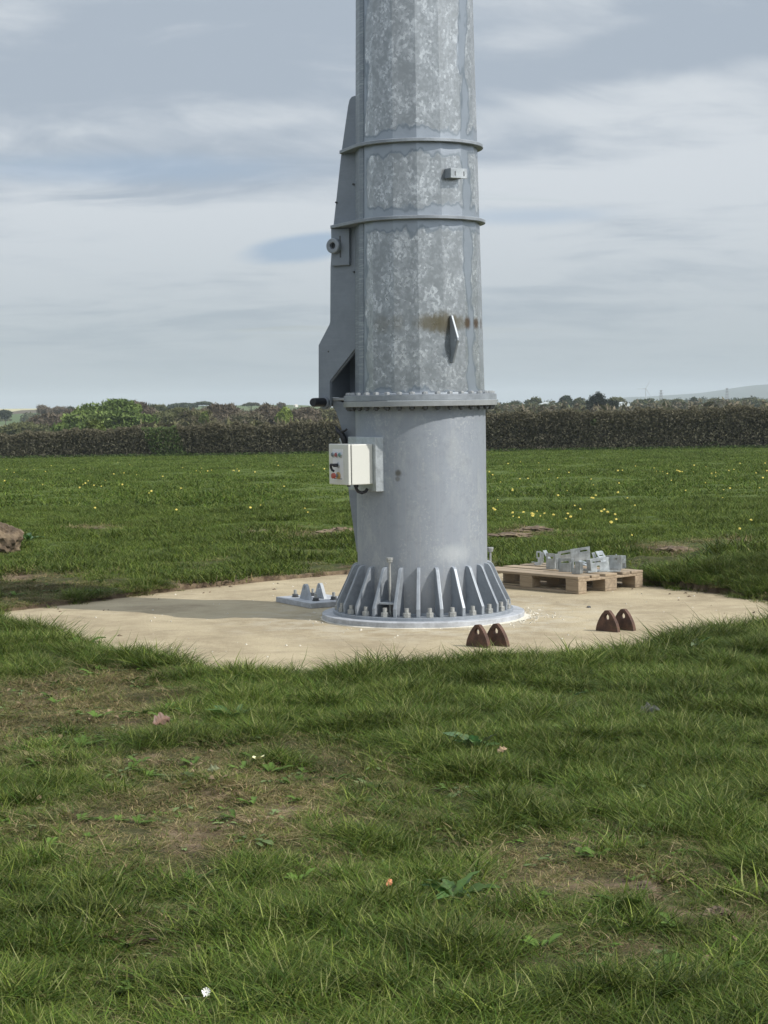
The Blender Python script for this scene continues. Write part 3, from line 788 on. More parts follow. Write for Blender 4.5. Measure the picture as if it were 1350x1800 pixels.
# small slotted angle bracket between the rings
ab = Matrix.Rotation(R(31), 4, 'Z'); rb = rad_up(3.2)
def on_mast(mb_v, az_, z): pass
k31 = Matrix.Translation((0, 0, 3.21)) @ Matrix.Rotation(R(36), 4, 'Z')
def bracket_part(c, d, name, m):
    q = MB().box(c, d)
    q.v = [tuple(k31 @ Vector(p)) for p in q.v]
    return q.build(name, m, mast, 0.002)
r0 = rb * 0.985
bracket_part((0.0, -r0 - 0.062, 0), (0.146, 0.012, 0.070), 'bracket_face', M['galv_light'])
bracket_part((-0.067, -r0 - 0.025, 0), (0.012, 0.066, 0.070), 'bracket_cheek', M['galv'])
bracket_part((0.03, -r0 - 0.025, 0), (0.012, 0.066, 0.060), 'bracket_cheek', M['galv'])
bracket_part((-0.018, -r0 - 0.028, -0.034), (0.086, 0.060, 0.008), 'bracket_cheek', M['galv'])
for xx in (-0.035, 0.043):
    bracket_part((xx, -r0 - 0.0682, -0.002), (0.009, 0.004, 0.034), 'slot', M['bolt_dark'])
# diamond lifting lug
k30 = Matrix.Rotation(R(29.5), 4, 'Z'); rb = rad_up(2.05)
dm = [(rb - 0.03, 2.205), (rb + 0.012, 2.205), (rb + 0.092, 2.045), (rb + 0.094, 2.025), (rb + 0.018, 1.868), (rb - 0.03, 1.868)]
q = MB().prism(dm, -0.008, 0.008, lambda a, b, c: (c, -a, b)); q.v = [tuple(k30 @ Vector(p)) for p in q.v]
q.build('lifting_lug', M['galv'], mast, 0.002)
q = MB().tube([(-0.0087, -rb - 0.066, 2.028), (0.0087, -rb - 0.066, 2.028)], 0.010, 14); q.v = [tuple(k30 @ Vector(p)) for p in q.v]
q.build('lug_eye', M['galv_light'], mast)
# black hose bundle and handle tucked behind the cabinet
MB().tube([fin_pt(0.66, 1.42, 0.13), fin_pt(0.63, 1.38, 0.145), fin_pt(0.60, 1.36, 0.14), fin_pt(0.57, 1.31, 0.15), fin_pt(0.575, 1.26, 0.14)], [0.006, 0.018, 0.022, 0.024, 0.014], 10).build('hose_bundle', M['black'], mast)
MB().tube([fin_pt(0.60, 1.38, 0.15), fin_pt(0.555, 1.385, 0.17), fin_pt(0.54, 1.40, 0.16)], 0.008, 8).build('hose_clip', M['black'], mast)
MB().tube([fin_pt(0.62, 1.33, 0.13), fin_pt(0.60, 1.27, 0.13), fin_pt(0.60, 1.20, 0.12)], 0.012, 10).build('conduit', M['galv_light'], mast)


# ------------------------------------------------------------------ control cabinet
cab = thing('control_cabinet', 'white electrical control cabinet with red stop button fixed to the side of the mast', 'control box')
A60 = R(60); NF = Vector((-math.sin(A60), -math.cos(A60), 0)); VF = Vector((math.cos(A60), -math.sin(A60), 0)); UP = Vector((0, 0, 1))
def cb(t, rho, z): return VF * t + NF * rho + UP * z
RM = Matrix((VF, NF, UP)).transposed()          # local x=VF, y=NF, z=up
def cbox(name, t0, t1, r0_, r1_, z0, z1, m, bevel=0.003, parent=cab, seg=2):
    c = cb((t0 + t1) / 2, (r0_ + r1_) / 2, (z0 + z1) / 2)
    return MB().box(c, (t1 - t0, r1_ - r0_, z1 - z0), RM).build(name, m, parent, bevel, seg=seg)
def ccyl(name, t, z, r0_, r1_, rad, m, parent=cab, rad2=None, n=20):
    return MB().tube([cb(t, r0_, z), cb(t, r1_ - 0.003, z), cb(t, r1_, z)], [rad, rad2 or rad, (rad2 or rad) * 0.85], n).build(name, m, parent)
BZ0, BZ1 = 1.008, 1.297
cbox('mounting_plate', -0.21, 0.21, 0.40, 0.497, 0.955, 1.345, M['galv_light'])
cbox('enclosure', -0.132, 0.168, 0.4975, 0.668, BZ0, BZ1, M['white_paint'], 0.006)
cbox('door_gasket', -0.124, 0.160, 0.6683, 0.6755, BZ0 + 0.008, BZ1 - 0.008, M['black'], 0)
door = cbox('door', -0.134, 0.170, 0.676, 0.697, BZ0 - 0.002, BZ1 + 0.002, M['white_paint'], 0.007)
cbox('label_panel', -0.068, 0.092, 0.6974, 0.6995, 1.040, 1.262, M['white_panel'], 0.0005, door)
for t, mm in ((-0.052, 'lens_grey'), (0.004, 'lens_red'), (0.060, 'lens_green')):
    l_ = ccyl('indicator_lamp', t, 1.222, 0.6998, 0.708, 0.021, M['galv_light'], cab)
    ccyl('lens', t, 1.222, 0.7082, 0.716, 0.015, M[mm], l_)
rs = ccyl('rotary_switch', 0.022, 1.147, 0.6998, 0.707, 0.022, M['galv_light'], cab)
ccyl('switch_knob', 0.022, 1.147, 0.7072, 0.742, 0.013, M['black'], rs)
pk = MB().tube([cb(0.012, 0.738, 1.150), cb(0.006, 0.748, 1.152), cb(0.000, 0.757, 1.15)], 0.009, 10)
pk.tube([cb(0.000, 0.752, 1.150), cb(-0.002, 0.748, 1.13), cb(0.004, 0.742, 1.112), cb(0.018, 0.736, 1.106)], 0.009, 10)
pk.build('key_and_fob', M['black'], rs)
es = ccyl('stop_collar', 0.026, 1.072, 0.6998, 0.712, 0.026, M['orange'], cab)
ccyl('stop_stem', 0.026, 1.072, 0.7152, 0.735, 0.012, M['lens_grey'], es)
ccyl('stop_button', 0.026, 1.072, 0.735, 0.755, 0.020, M['red'], es)
cbox('rating_label', -0.05, 0.075, 0.6998, 0.7003, 1.046, 1.052, M['lens_grey'], 0, door)
MB().tube([cb(0.10, 0.60, BZ0 - 0.001), cb(0.10, 0.60, BZ0 - 0.030), cb(0.10, 0.585, BZ0 - 0.052), cb(0.10, 0.555, BZ0 - 0.064), cb(0.10, 0.525, BZ0 - 0.056), cb(0.10, 0.508, BZ0 - 0.036)], 0.0115, 12).build('cable', M['black'], cab)
MB().tube([cb(0.10, 0.60, BZ0 - 0.001), cb(0.10, 0.60, BZ0 - 0.022)], 0.017, 8, smooth=False).build('cable_gland', M['black'], cab)
MB().tube([cb(0.07, 0.645, BZ0 - 0.001), cb(0.07, 0.645, BZ0 - 0.016)], 0.013, 8).build('cable_gland', M['black'], cab)


# ------------------------------------------------------------------ square anchor plate left of the mast
c0 = on_z(546.7, 1070, 0); cl_ = on_z(485, 1058, 0)
av = (cl_ - c0); La = av.length; av.normalize(); bv = Vector((-av.y, av.x, 0)) * -1
if bv.x < 0: bv = -bv
AP = thing('anchor_plate', 'grey square steel plate with two pierced lugs and bolts, left of the mast foot', 'anchor plate', (c0.x, c0.y, 0), 0)
RA = Matrix((av, bv, UP)).transposed()
def ap(a_, b_, z): p = av * a_ + bv * b_; return Vector((p.x, p.y, z))
MB().box(ap(La / 2, 0.21, 0.021), (La, 0.42, 0.042), RA).build('plate', M['zinc_white'], AP, 0.003)
def ogive(w_, h_, n=7):
    pts = [(w_ / 2, 0.0)]
    rr = 0.032
    for k in range(1, n):
        t = k / n; pts.append((w_ / 2 * math.cos(t * math.pi / 2 * 0.80) ** 1.0, h_ * 0.93 * t ** 1.05 if t < 1 else h_))
    out_ = pts + [(0.016, h_ * 0.985), (0, h_)]
    return out_ + [(-x, z) for x, z in out_[:-1][::-1]]
def lug_mesh(name, w_, h_, th, m, hole_z, hole_r, prof=None):
    """plate lug with a real hole: outline ring joined to a hole ring"""
    out_ = prof or ogive(w_, h_)
    n = len(out_); hole = []
    for x, z in out_:
        a_ = math.atan2(z - hole_z, x); hole.append((hole_r * 0.85 * math.cos(a_), hole_z + hole_r * math.sin(a_)))
    vs = []
    for y in (-th / 2, th / 2):
        vs += [(x, y, z) for x, z in out_] + [(x, y, z) for x, z in hole]
    fs = []
    for k in range(n):
        k2 = (k + 1) % n
        fs.append((k, k2, n + k2, n + k)); fs.append((2 * n + k, 3 * n + k, 3 * n + k2, 2 * n + k2))
        fs.append((k, 2 * n + k, 2 * n + k2, k2)); fs.append((n + k, n + k2, 3 * n + k2, 3 * n + k))
    return MB().add(vs, fs).mesh(name, m, 0.0)
straight = [(0.088, 0.0), (0.070, 0.030), (0.050, 0.066), (0.032, 0.098), (0.022, 0.112), (0.010, 0.119), (0, 0.1205)]
straight = straight + [(-x, z) for x, z in straight[:-1][::-1]]
lugm = lug_mesh('lug', 0.18, 0.12, 0.026, M['lug_zinc'], 0.085, 0.018, straight)
ang_a = math.atan2(av.y, av.x)
for b_ in (0.115, 0.245): link('lug', lugm, AP, ap(0.31, b_, 0.042), (0, 0, ang_a))
for a_, b_ in ((0.14, 0.115), (0.50, 0.115), (0.14, 0.275), (0.50, 0.275)):
    st = MB().tube([(0, 0, 0.0675), (0, 0, 0.100)], 0.0125, 12).build('stud', M['bolt'], AP, loc=ap(a_, b_, 0))
    nt = MB(); hexnut(nt, 0.046, 0.0675, 0.025); nt.tube([(0, 0, 0.0425), (0, 0, 0.046)], 0.030, 16); nt.build('nut', M['bolt_dark'], st, 0.002)

# ------------------------------------------------------------------ rusty lugs cast into the pad
rlug = lug_mesh('rusty_lug', 0.185, 0.150, 0.030, M['rust'], 0.102, 0.024)
ldir = Vector((math.cos(R(-41)), math.sin(R(-41)), 0))
RL = [((857, 1139), 'rusty pierced lug at the grass edge, left one of the pair nearest the mast'),
      ((890, 1137), 'rusty pierced lug at the grass edge, right one of the pair nearest the mast'),
      ((1085, 1111.5), 'brown rusty pierced lug in the open pad, the left one of the pair farthest right'),
      ((1113, 1109), 'brown rusty pierced lug in the open pad, the right one of the pair farthest right')]
for (px, py), lb in RL:
    p = on_z(px, py, 0.0)
    c = p - ldir * 0.085 + Vector((-ldir.y, ldir.x, 0)) * 0.01
    o = link('rusty_lug', rlug, None, (c.x, c.y, -0.004), (R(random.uniform(-1, 1)), 0, R(-41 + random.uniform(-1.5, 1.5))))
    tag(o, lb, 'steel lug', 'pairs of rusty lugs set in the concrete pad')


# ------------------------------------------------------------------ pallet
pc = on_z(1017, 1045, 0); pe = on_z(1137, 1031, 0)
sv = (pe - pc).normalized(); lv = Vector((-sv.y, sv.x, 0))
pal = thing('wooden_pallet', 'weathered wooden pallet on the pad behind the mast, loaded with metal brackets', 'pallet', (pc.x, pc.y, 0), math.atan2(lv.y, lv.x))
# local x = long axis (away, left), local y = -short axis
def pbox(name, x0, x1, y0, y1, z0, z1, rot=0.0, n=[0]):
    q = MB().box((0, 0, 0), (x1 - x0, y1 - y0, z1 - z0))
    q.build(name, M['wood'], pal, 0.003, loc=((x0 + x1) / 2, -(y0 + y1) / 2, (z0 + z1) / 2)).rotation_euler = (0, 0, R(rot))
for i, (y0, y1) in enumerate(((0, 0.145), (0.1625, 0.2625), (0.3275, 0.4725), (0.5375, 0.6375), (0.655, 0.80))):
    pbox('deck_board', random.uniform(-0.004, 0.004), 1.2, y0, y1, 0.1225, 0.1445, random.uniform(-0.25, 0.25))
for x0 in (0, 0.5275, 1.055): pbox('cross_board', x0, x0 + 0.145, 0, 0.8, 0.1005, 0.122)
for x0 in (0, 0.5275, 1.055):
    for y0, y1 in ((0, 0.1), (0.3275, 0.4725), (0.70, 0.80)):
        pbox('block', x0, x0 + 0.145, y0, y1, 0.0225, 0.100, random.uniform(-1, 1))
for y0, y1 in ((0, 0.1), (0.3275, 0.4725), (0.70, 0.80)): pbox('bottom_board', 0, 1.2, y0, y1, 0.0, 0.022)

# ------------------------------------------------------------------ loose galvanised brackets on the pallet
def slot_plate(mb, w_, h_, th, slots, fn, notch=None):
    """upright plate in local x (width), z (height); slots=[(x0,x1,z0,z1)] cut as real openings"""
    xs = sorted({0, w_} | {s_[0] for s_ in slots} | {s_[1] for s_ in slots}); zs = sorted({0, h_} | {s_[2] for s_ in slots} | {s_[3] for s_ in slots})
    for i in range(len(xs) - 1):
        for j in range(len(zs) - 1):
            xm, zm = (xs[i] + xs[i + 1]) / 2, (zs[j] + zs[j + 1]) / 2
            if any(a_ < xm < b_ and c_ < zm < d_ for a_, b_, c_, d_ in slots): continue
            mb.prism([(xs[i], zs[j]), (xs[i + 1], zs[j]), (xs[i + 1], zs[j + 1]), (xs[i], zs[j + 1])], 0, th, lambda a, b, c: fn((a, c, b)))
def bracket(label, px, py, w_, h_, rz, tilt=0.0, base=0.08, ret=0.05, slots=None, lift=0.0, ret2=0.0, roll=0.0):
    p = on_z(px, py, 0.1445 + lift)
    o = thing('steel_bracket', label, 'bracket', (p.x, p.y, 0.1455 + lift), 0, 'loose galvanised brackets heaped on the pallet')
    o.rotation_euler = (R(tilt), R(roll), R(rz))
    th = 0.005; mb = MB(); m = M['bracket']
    sl = slots if slots is not None else [(w_ * 0.18, w_ * 0.85, h_ * 0.66, h_ * 0.66 + 0.016)]
    slot_plate(mb, w_, h_, th, sl, lambda q: q)
    mb.build('slotted_web', m, o)
    if base: MB().box((w_ / 2, base / 2 + th + 0.0005, 0.003), (w_ * 0.95, base, th)).build('base_flange', m, o)
    if ret: MB().box((w_ + th / 2 + 0.0005, ret / 2, h_ / 2), (th, ret, h_ * 0.92)).build('return_flange', m, o)
    if ret2: MB().box((-th / 2 - 0.0005, -ret2 / 2 + th, h_ * 0.55), (th, ret2, h_ * 0.8)).build('return_flange', m, o)
    return o
bracket('narrow upright strap bracket, leftmost piece on the pallet', 943.5, 994, 0.036, 0.125, 8, 0, 0.12, 0.03, [(0.008, 0.028, 0.070, 0.112), (-0.001, 0.010, 0.02, 0.06)])
bracket('thin narrow bracket standing second from the left on the pallet', 951.5, 991, 0.020, 0.100, 30, 0, 0.16, 0.02, [(0.006, 0.014, 0.02, 0.088)])
bracket('short angled bracket with a slot near the top left of the heap', 960, 1000, 0.085, 0.135, -38, 0, 0.10, 0.075)
bracket('thin plate leaning upright between the left brackets and the tall slotted plate', 966, 990, 0.075, 0.125, 62, -30, 0.0, 0.0, [], 0.015)
bracket('longest slotted plate standing at the back of the heap', 981, 989, 0.235, 0.095, 30, 8, 0.07, 0.0, [(0.03, 0.15, 0.060, 0.076)], 0.022, 0, -5)
bracket('tallest slotted plate rising over the middle of the heap', 1004, 989, 0.19, 0.115, 24, 4, 0.05, 0.0, [(0.05, 0.165, 0.078, 0.093)], 0.045, 0, -5)
bracket('front left bracket with a bent lip facing the mast', 982, 1005, 0.115, 0.115, -32, 0, 0.09, 0.05, None, 0, 0.04)
bracket('small bracket standing on end at the front middle of the heap', 1005, 1009, 0.070, 0.105, -30, 0, 0.05, 0.060, [(0.01, 0.03, 0.05, 0.106)], 0, 0.03)
bracket('shallow angle piece lying flat behind the front brackets', 1004, 1003, 0.22, 0.022, -35, 0, 0.13, 0.02, [])
bracket('flat slotted strap sloping down across the middle of the heap', 1014, 990, 0.17, 0.05, -28, -62, 0.0, 0.0, [(0.03, 0.14, 0.02, 0.03)], 0.05, 0, 12)
bracket('wide slotted bracket with a notched foot at the front right of the heap', 1034, 1007, 0.205, 0.115, 24, -4, 0.08, 0.0, [(0.05, 0.18, 0.078, 0.088), (0.085, 0.115, -0.001, 0.05)], 0, 0.07, -3)
bracket('thin plate leaning up at the back right of the heap', 1058, 990, 0.10, 0.12, 50, -34, 0.0, 0.02, [(0.02, 0.08, 0.07, 0.08)], 0.02)
bracket('thin plate leaning just left of the other leaning one at the back right', 1047, 991, 0.08, 0.10, 68, -20, 0.0, 0.02, [], 0.015)
bracket('dark-faced bracket with a round hole right of the wide slotted one', 1071, 1002, 0.095, 0.125, -14, 0, 0.12, 0.080, [(0.052, 0.066, 0.085, 0.103)])
bracket('rightmost bracket of the heap near the pallet end', 1089, 1000, 0.060, 0.112, 26, 0, 0.05, 0.05, [(0.01, 0.04, 0.07, 0.082), (0.03, 0.061, -0.001, 0.045)])
bracket('bent bracket standing behind the gap in the middle of the heap', 1034, 992, 0.035, 0.115, 70, 0, 0.07, 0.03, [(0.010, 0.025, 0.07, 0.085)])
bracket('low bracket lying at the back right edge of the heap', 1050, 988, 0.17, 0.060, 14, 30, 0.06, 0.03, [(0.03, 0.14, 0.035, 0.045)], 0.02)
bracket('flat plate lying on the deck in front of the dark-faced bracket', 1052, 1006, 0.19, 0.012, 10, 0, 0.10, 0.0, [])


# ------------------------------------------------------------------ grout, crumbs, stones, clods
def rock_mesh(name, m, seed, r=(1, 1, 0.6), sub=3, rough=0.35):
    bm = bmesh.new(); bmesh.ops.create_icosphere(bm, subdivisions=sub, radius=1.0)
    from mathutils import noise as mn
    for v_ in bm.verts:
        p = v_.co.copy(); k = 1 + rough * mn.noise(p * 1.3 + Vector((seed, 0, 0))) + rough * 0.5 * mn.noise(p * 3.5 + Vector((0, seed, 0))) + rough * 0.45 * mn.noise(p * 8) + rough * 0.3 * mn.noise(p * 19)
        v_.co = Vector((p.x * r[0], p.y * r[1], p.z * r[2])) * k
    me = bpy.data.meshes.new(name); bm.to_mesh(me); bm.free(); me.materials.append(m); return me
# grout squeezed out round the plates
def grout_ring():
    vs = []; fs = []; n = 200
    for k in range(n):
        a_ = 2 * math.pi * k / n
        o_ = 0.757 + 0.05 * max(0, float(fbm(np.array([k * 0.23]), np.array([0.5]), 5, 4)[0]) + 0.12) + (0.022 * max(0, math.cos(a_ + 0.15)) ** 6 * random.random() * 2)
        for r_, z in ((0.735, 0.012), (o_, 0.001)): vs.append((r_ * math.cos(a_), r_ * math.sin(a_), z))
    for k in range(n):
        k2 = (k + 1) % n; fs.append((2 * k, 2 * k + 1, 2 * k2 + 1, 2 * k2))
    MB().add(vs, fs).build('grout', M['grout'], pad)
grout_ring()
def crumbs():
    mb = MB(); tet = [(0, 1, 2), (0, 2, 3), (0, 3, 1), (1, 3, 2)]
    def crumb(x, y, s_):
        vs = [Vector((x, y, s_ * 0.8))] + [Vector((x + s_ * math.cos(a_), y + s_ * math.sin(a_), 0.0)) for a_ in (random.random() * 2, 2.1 + random.random(), 4.2 + random.random())]
        mb.add(vs, tet)
    for _ in range(260):
        a_ = random.gauss(0, 0.5) if random.random() < 0.6 else random.uniform(0, 6.28)
        r_ = 0.76 + abs(random.gauss(0, 0.12)); crumb(r_ * math.cos(a_), r_ * math.sin(a_), random.uniform(0.004, 0.013))
    for _ in range(220):
        x, y = random.uniform(-3, 3), random.uniform(-3, 3.2)
        if pad_sd(np.array([x]), np.array([y]))[0] < -0.1: crumb(x, y, random.uniform(0.004, 0.012))
    o = mb.build('concrete_crumbs', M['grout']); tag(o, 'pale crumbs of grout and grit scattered on the pad round the mast foot', 'grit', kind='stuff')
crumbs()
def debris():
    mb = MB(); tet = [(0, 1, 2), (0, 2, 3), (0, 3, 1), (1, 3, 2)]
    for _ in range(110):
        # crumbs of soil kicked from the rim onto the concrete
        i = random.randrange(len(PAD)); f_ = random.random(); p = Vector(PAD[i]).lerp(Vector(PAD[(i + 1) % len(PAD)]), f_) * random.choice((0.98, 0.96, 0.93, 0.88, 0.8))
        s_ = random.uniform(0.006, 0.02); x, y = p
        if y < -2: continue
        vs = [Vector((x, y, s_ * 0.7))] + [Vector((x + s_ * math.cos(a_) * 1.3, y + s_ * math.sin(a_), 0.0)) for a_ in (random.random() * 2, 2.1 + random.random(), 4.2 + random.random())]
        mb.add(vs, tet)
    o = mb.build('soil_crumbs', M['soil']); tag(o, 'brown soil crumbs spilled along the rim of the pad', 'soil', kind='stuff')
debris()
def rock(name, label, cat, px, py, size, m, seed, group=None, z=None, sink=0.3, rough=0.35):
    p = on_z(px, py, 0.03) if z is None else on_z(px, py, z)
    zz = gz(p.x, p.y) if z is None else z
    o = link(name, rock_mesh(name, m, seed, size, 4, rough), None, (p.x, p.y, zz + size[2] * (1 - sink) * 0.4), (0, 0, random.random() * 6))
    return tag(o, label, cat, group)
rock('earth_clod', 'large round brown clod of earth in the grass at the left edge', 'clod', 2, 976, (0.22, 0.2, 0.21), M['soil'], 3, None, None, -0.3, 0.3)
rock('flat_stone', 'flat pale stone on the back rim of the pad just left of the mast', 'stone', 600, 1010, (0.062, 0.05, 0.028), M['stone'], 5, 'pale stones on the pad rim')
rock('flat_stone', 'smaller flat pale stone at the outer end beside its twin on the back rim', 'stone', 588, 1012, (0.045, 0.035, 0.018), M['stone'], 9, 'pale stones on the pad rim')
rock('earth_heap', 'low reddish heap of dug earth in the field left of the mast', 'earth heap', 450, 945, (0.22, 0.2, 0.065), M['soil'], 12, 'heaps of turned earth in the field', None, 0.2, 0.5)
rock('earth_heap', 'lumpy heap of turned earth close behind the mast on its left', 'earth heap', 600, 945, (0.22, 0.2, 0.07), M['soil'], 14, 'heaps of turned earth in the field', None, 0.2, 0.6)
rock('earth_heap', 'flat strip of dark turned earth right of the mast, the farther one', 'earth heap', 942, 934, (0.20, 0.2, 0.04), M['soil'], 15, 'heaps of turned earth in the field', None, 0.2, 0.6)
rock('earth_heap', 'flat strip of dark turned earth touching the right side of the mast', 'earth heap', 895, 950, (0.20, 0.2, 0.04), M['soil'], 16, 'heaps of turned earth in the field', None, 0.2, 0.6)
rock('earth_heap', 'dark turned sod on the grassy bank behind the pallet', 'earth heap', 1185, 978, (0.17, 0.16, 0.05), M['soil'], 17, 'heaps of turned earth in the field', None, 0.2, 0.6)
rock('earth_heap', 'brown clod of turf on the bank near the right edge', 'earth heap', 1325, 990, (0.18, 0.2, 0.06), M['soil'], 18, 'heaps of turned earth in the field', None, 0.2, 0.6)
rock('pale_stone', 'small pale stone lying before the earth heap left of the mast', 'stone', 608, 953, (0.035, 0.03, 0.025), M['stone'], 19)
rock('earth_clod', 'bare brown clod with a cracked face in the worn foreground grass', 'clod', 1127, 1572, (0.045, 0.04, 0.018), M['soil'], 21, 'clods in the foreground grass', None, 0.9, 0.5)
rock('earth_clod', 'second bare brown clod nearest the lower right corner', 'clod', 1262, 1622, (0.045, 0.04, 0.018), M['soil'], 22, 'clods in the foreground grass', None, 0.9, 0.5)
rock('dark_pebble', 'small dark pebble on the pad between the pallet and the rusty lugs', 'pebble', 1035, 1068, (0.018, 0.015, 0.010), M['bolt_dark'], 25, None, 0.0)


# ------------------------------------------------------------------ grass
def blade_set(n, rad, h0, h1, wid, palette, bend=(0.2, 0.9), seed=0, seg=3, flat=0.0):
    g = np.random.default_rng(seed); vs = []; fs = []; cs = []
    for _ in range(n):
        r_ = rad * math.sqrt(g.random()); a_ = g.random() * 6.283; bx, by = r_ * math.cos(a_), r_ * math.sin(a_)
        h = g.uniform(h0, h1); b_ = g.uniform(*bend) * h; d = g.random() * 6.283; lean = g.normal(0, 0.50, 2)
        ww = wid * g.uniform(0.7, 1.25); tw = d + 1.57 + g.normal(0, 0.7)
        c = np.array(palette[g.integers(len(palette))]) * g.uniform(0.65, 1.35)
        o = len(vs)
        for k in range(seg + 1):
            t = k / seg
            cx = bx + lean[0] * h * t + math.cos(d) * b_ * t * t; cy = by + lean[1] * h * t + math.sin(d) * b_ * t * t
            cz = h * (t - 0.32 * (b_ / h) * t * t) * (1 - flat * t)
            w2 = ww * (1 - t ** 1.6) / 2
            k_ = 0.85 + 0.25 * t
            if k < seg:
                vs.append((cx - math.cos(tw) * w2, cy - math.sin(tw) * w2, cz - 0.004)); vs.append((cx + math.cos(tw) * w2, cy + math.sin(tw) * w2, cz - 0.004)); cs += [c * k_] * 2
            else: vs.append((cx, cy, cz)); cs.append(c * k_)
        for k in range(seg - 1): fs.append((o + 2 * k, o + 2 * k + 1, o + 2 * k + 3)); fs.append((o + 2 * k, o + 2 * k + 3, o + 2 * k + 2))
        fs.append((o + 2 * seg - 2, o + 2 * seg - 1, o + 2 * seg))
    return np.array(vs), np.array(fs), np.clip(np.array(cs), 0, 1)
G1 = [(0.050, 0.090, 0.011), (0.070, 0.112, 0.015), (0.037, 0.072, 0.010), (0.095, 0.134, 0.020), (0.060, 0.095, 0.018), (0.120, 0.150, 0.028)]
G2 = G1 + [(0.21, 0.225, 0.085), (0.15, 0.18, 0.045), (0.080, 0.135, 0.020)]
GS = [(0.085, 0.115, 0.022), (0.115, 0.135, 0.032), (0.060, 0.090, 0.016), (0.15, 0.155, 0.050), (0.20, 0.19, 0.080)]
GD = [(0.29, 0.23, 0.12), (0.38, 0.31, 0.18), (0.16, 0.15, 0.052), (0.12, 0.14, 0.034), (0.20, 0.145, 0.075), (0.26, 0.22, 0.11), (0.11, 0.085, 0.048)]
tufts = bpy.data.collections.new('tuft_shapes')
specs = []
for i in range(5): specs.append(dict(n=38, rad=0.050, h0=0.025, h1=0.095, wid=0.0042, palette=G2, bend=(0.4, 1.7), seed=i))          # 0-4 lush
for i in range(4): specs.append(dict(n=38, rad=0.058, h0=0.014, h1=0.055, wid=0.0038, palette=G1[:4] + GS + GD[:3], bend=(0.6, 2.4), seed=20 + i))  # 5-8 short
for i in range(4): specs.append(dict(n=34, rad=0.062, h0=0.010, h1=0.045, wid=0.0036, palette=GD + GS[:2], bend=(0.8, 3.0), seed=40 + i))       # 9-12 dry
for i in range(3): specs.append(dict(n=70, rad=0.17, h0=0.025, h1=0.085, wid=0.009, palette=G1 + GS[:3] + [(0.14, 0.17, 0.05)], bend=(0.3, 1.4), seed=60 + i, seg=2))  # 13-15 field
for i in range(2): specs.append(dict(n=60, rad=0.32, h0=0.025, h1=0.11, wid=0.020, palette=G1[1:] + GS[:3], bend=(0.3, 1.2), seed=70 + i, seg=2))  # 16-17 far field
def rosette(seed, n, L0, L1, c, asp=0.5):
    """flat rosette of broad leaves: clover, plantain, dandelion"""
    g = np.random.default_rng(seed); vs = []; fs = []; cs = []
    for k in range(n):
        a_ = g.random() * 6.283; L_ = g.uniform(L0, L1); w_ = L_ * asp * g.uniform(0.7, 1.1); r0_ = g.uniform(0, 0.03); el = g.uniform(0.2, 0.9); cc = np.array(c) * g.uniform(0.75, 1.3)
        o = len(vs); ca, sa = math.cos(a_), math.sin(a_)
        for t, ww in ((0, 0.12), (0.3, 0.8), (0.65, 1.0), (0.9, 0.6), (1.0, 0.05)):
            x_ = r0_ + L_ * t * math.cos(el); z_ = 0.012 + L_ * (t * math.sin(el) - 0.45 * t * t)
            for s_ in (-1, 0, 1):
                vs.append((x_ * ca - s_ * w_ * ww / 2 * sa, x_ * sa + s_ * w_ * ww / 2 * ca, z_ + abs(s_) * w_ * 0.15)); cs.append(cc * (1.3 if s_ == 0 else 1))
        for i in range(4):
            for j in range(2):
                q_ = o + i * 3 + j; fs.append((q_, q_ + 1, q_ + 4)); fs.append((q_, q_ + 4, q_ + 3))
    return np.array(vs), np.array(fs), np.clip(np.array(cs), 0, 1)
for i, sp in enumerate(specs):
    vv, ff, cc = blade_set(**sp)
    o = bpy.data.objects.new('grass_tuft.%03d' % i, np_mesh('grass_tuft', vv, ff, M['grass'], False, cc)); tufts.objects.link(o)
for i, args in enumerate(((1, 9, 0.012, 0.024, (0.060, 0.110, 0.018), 0.95), (2, 7, 0.04, 0.08, (0.065, 0.110, 0.022), 0.32), (3, 6, 0.03, 0.06, (0.10, 0.14, 0.055), 0.5), (4, 3, 0.02, 0.038, (0.16, 0.12, 0.075), 0.5))):
    vv, ff, cc = rosette(*args)
    o = bpy.data.objects.new('grass_tuft.%03d' % (18 + i), np_mesh('rosette', vv, ff, M['grass'], True, cc)); tufts.objects.link(o)

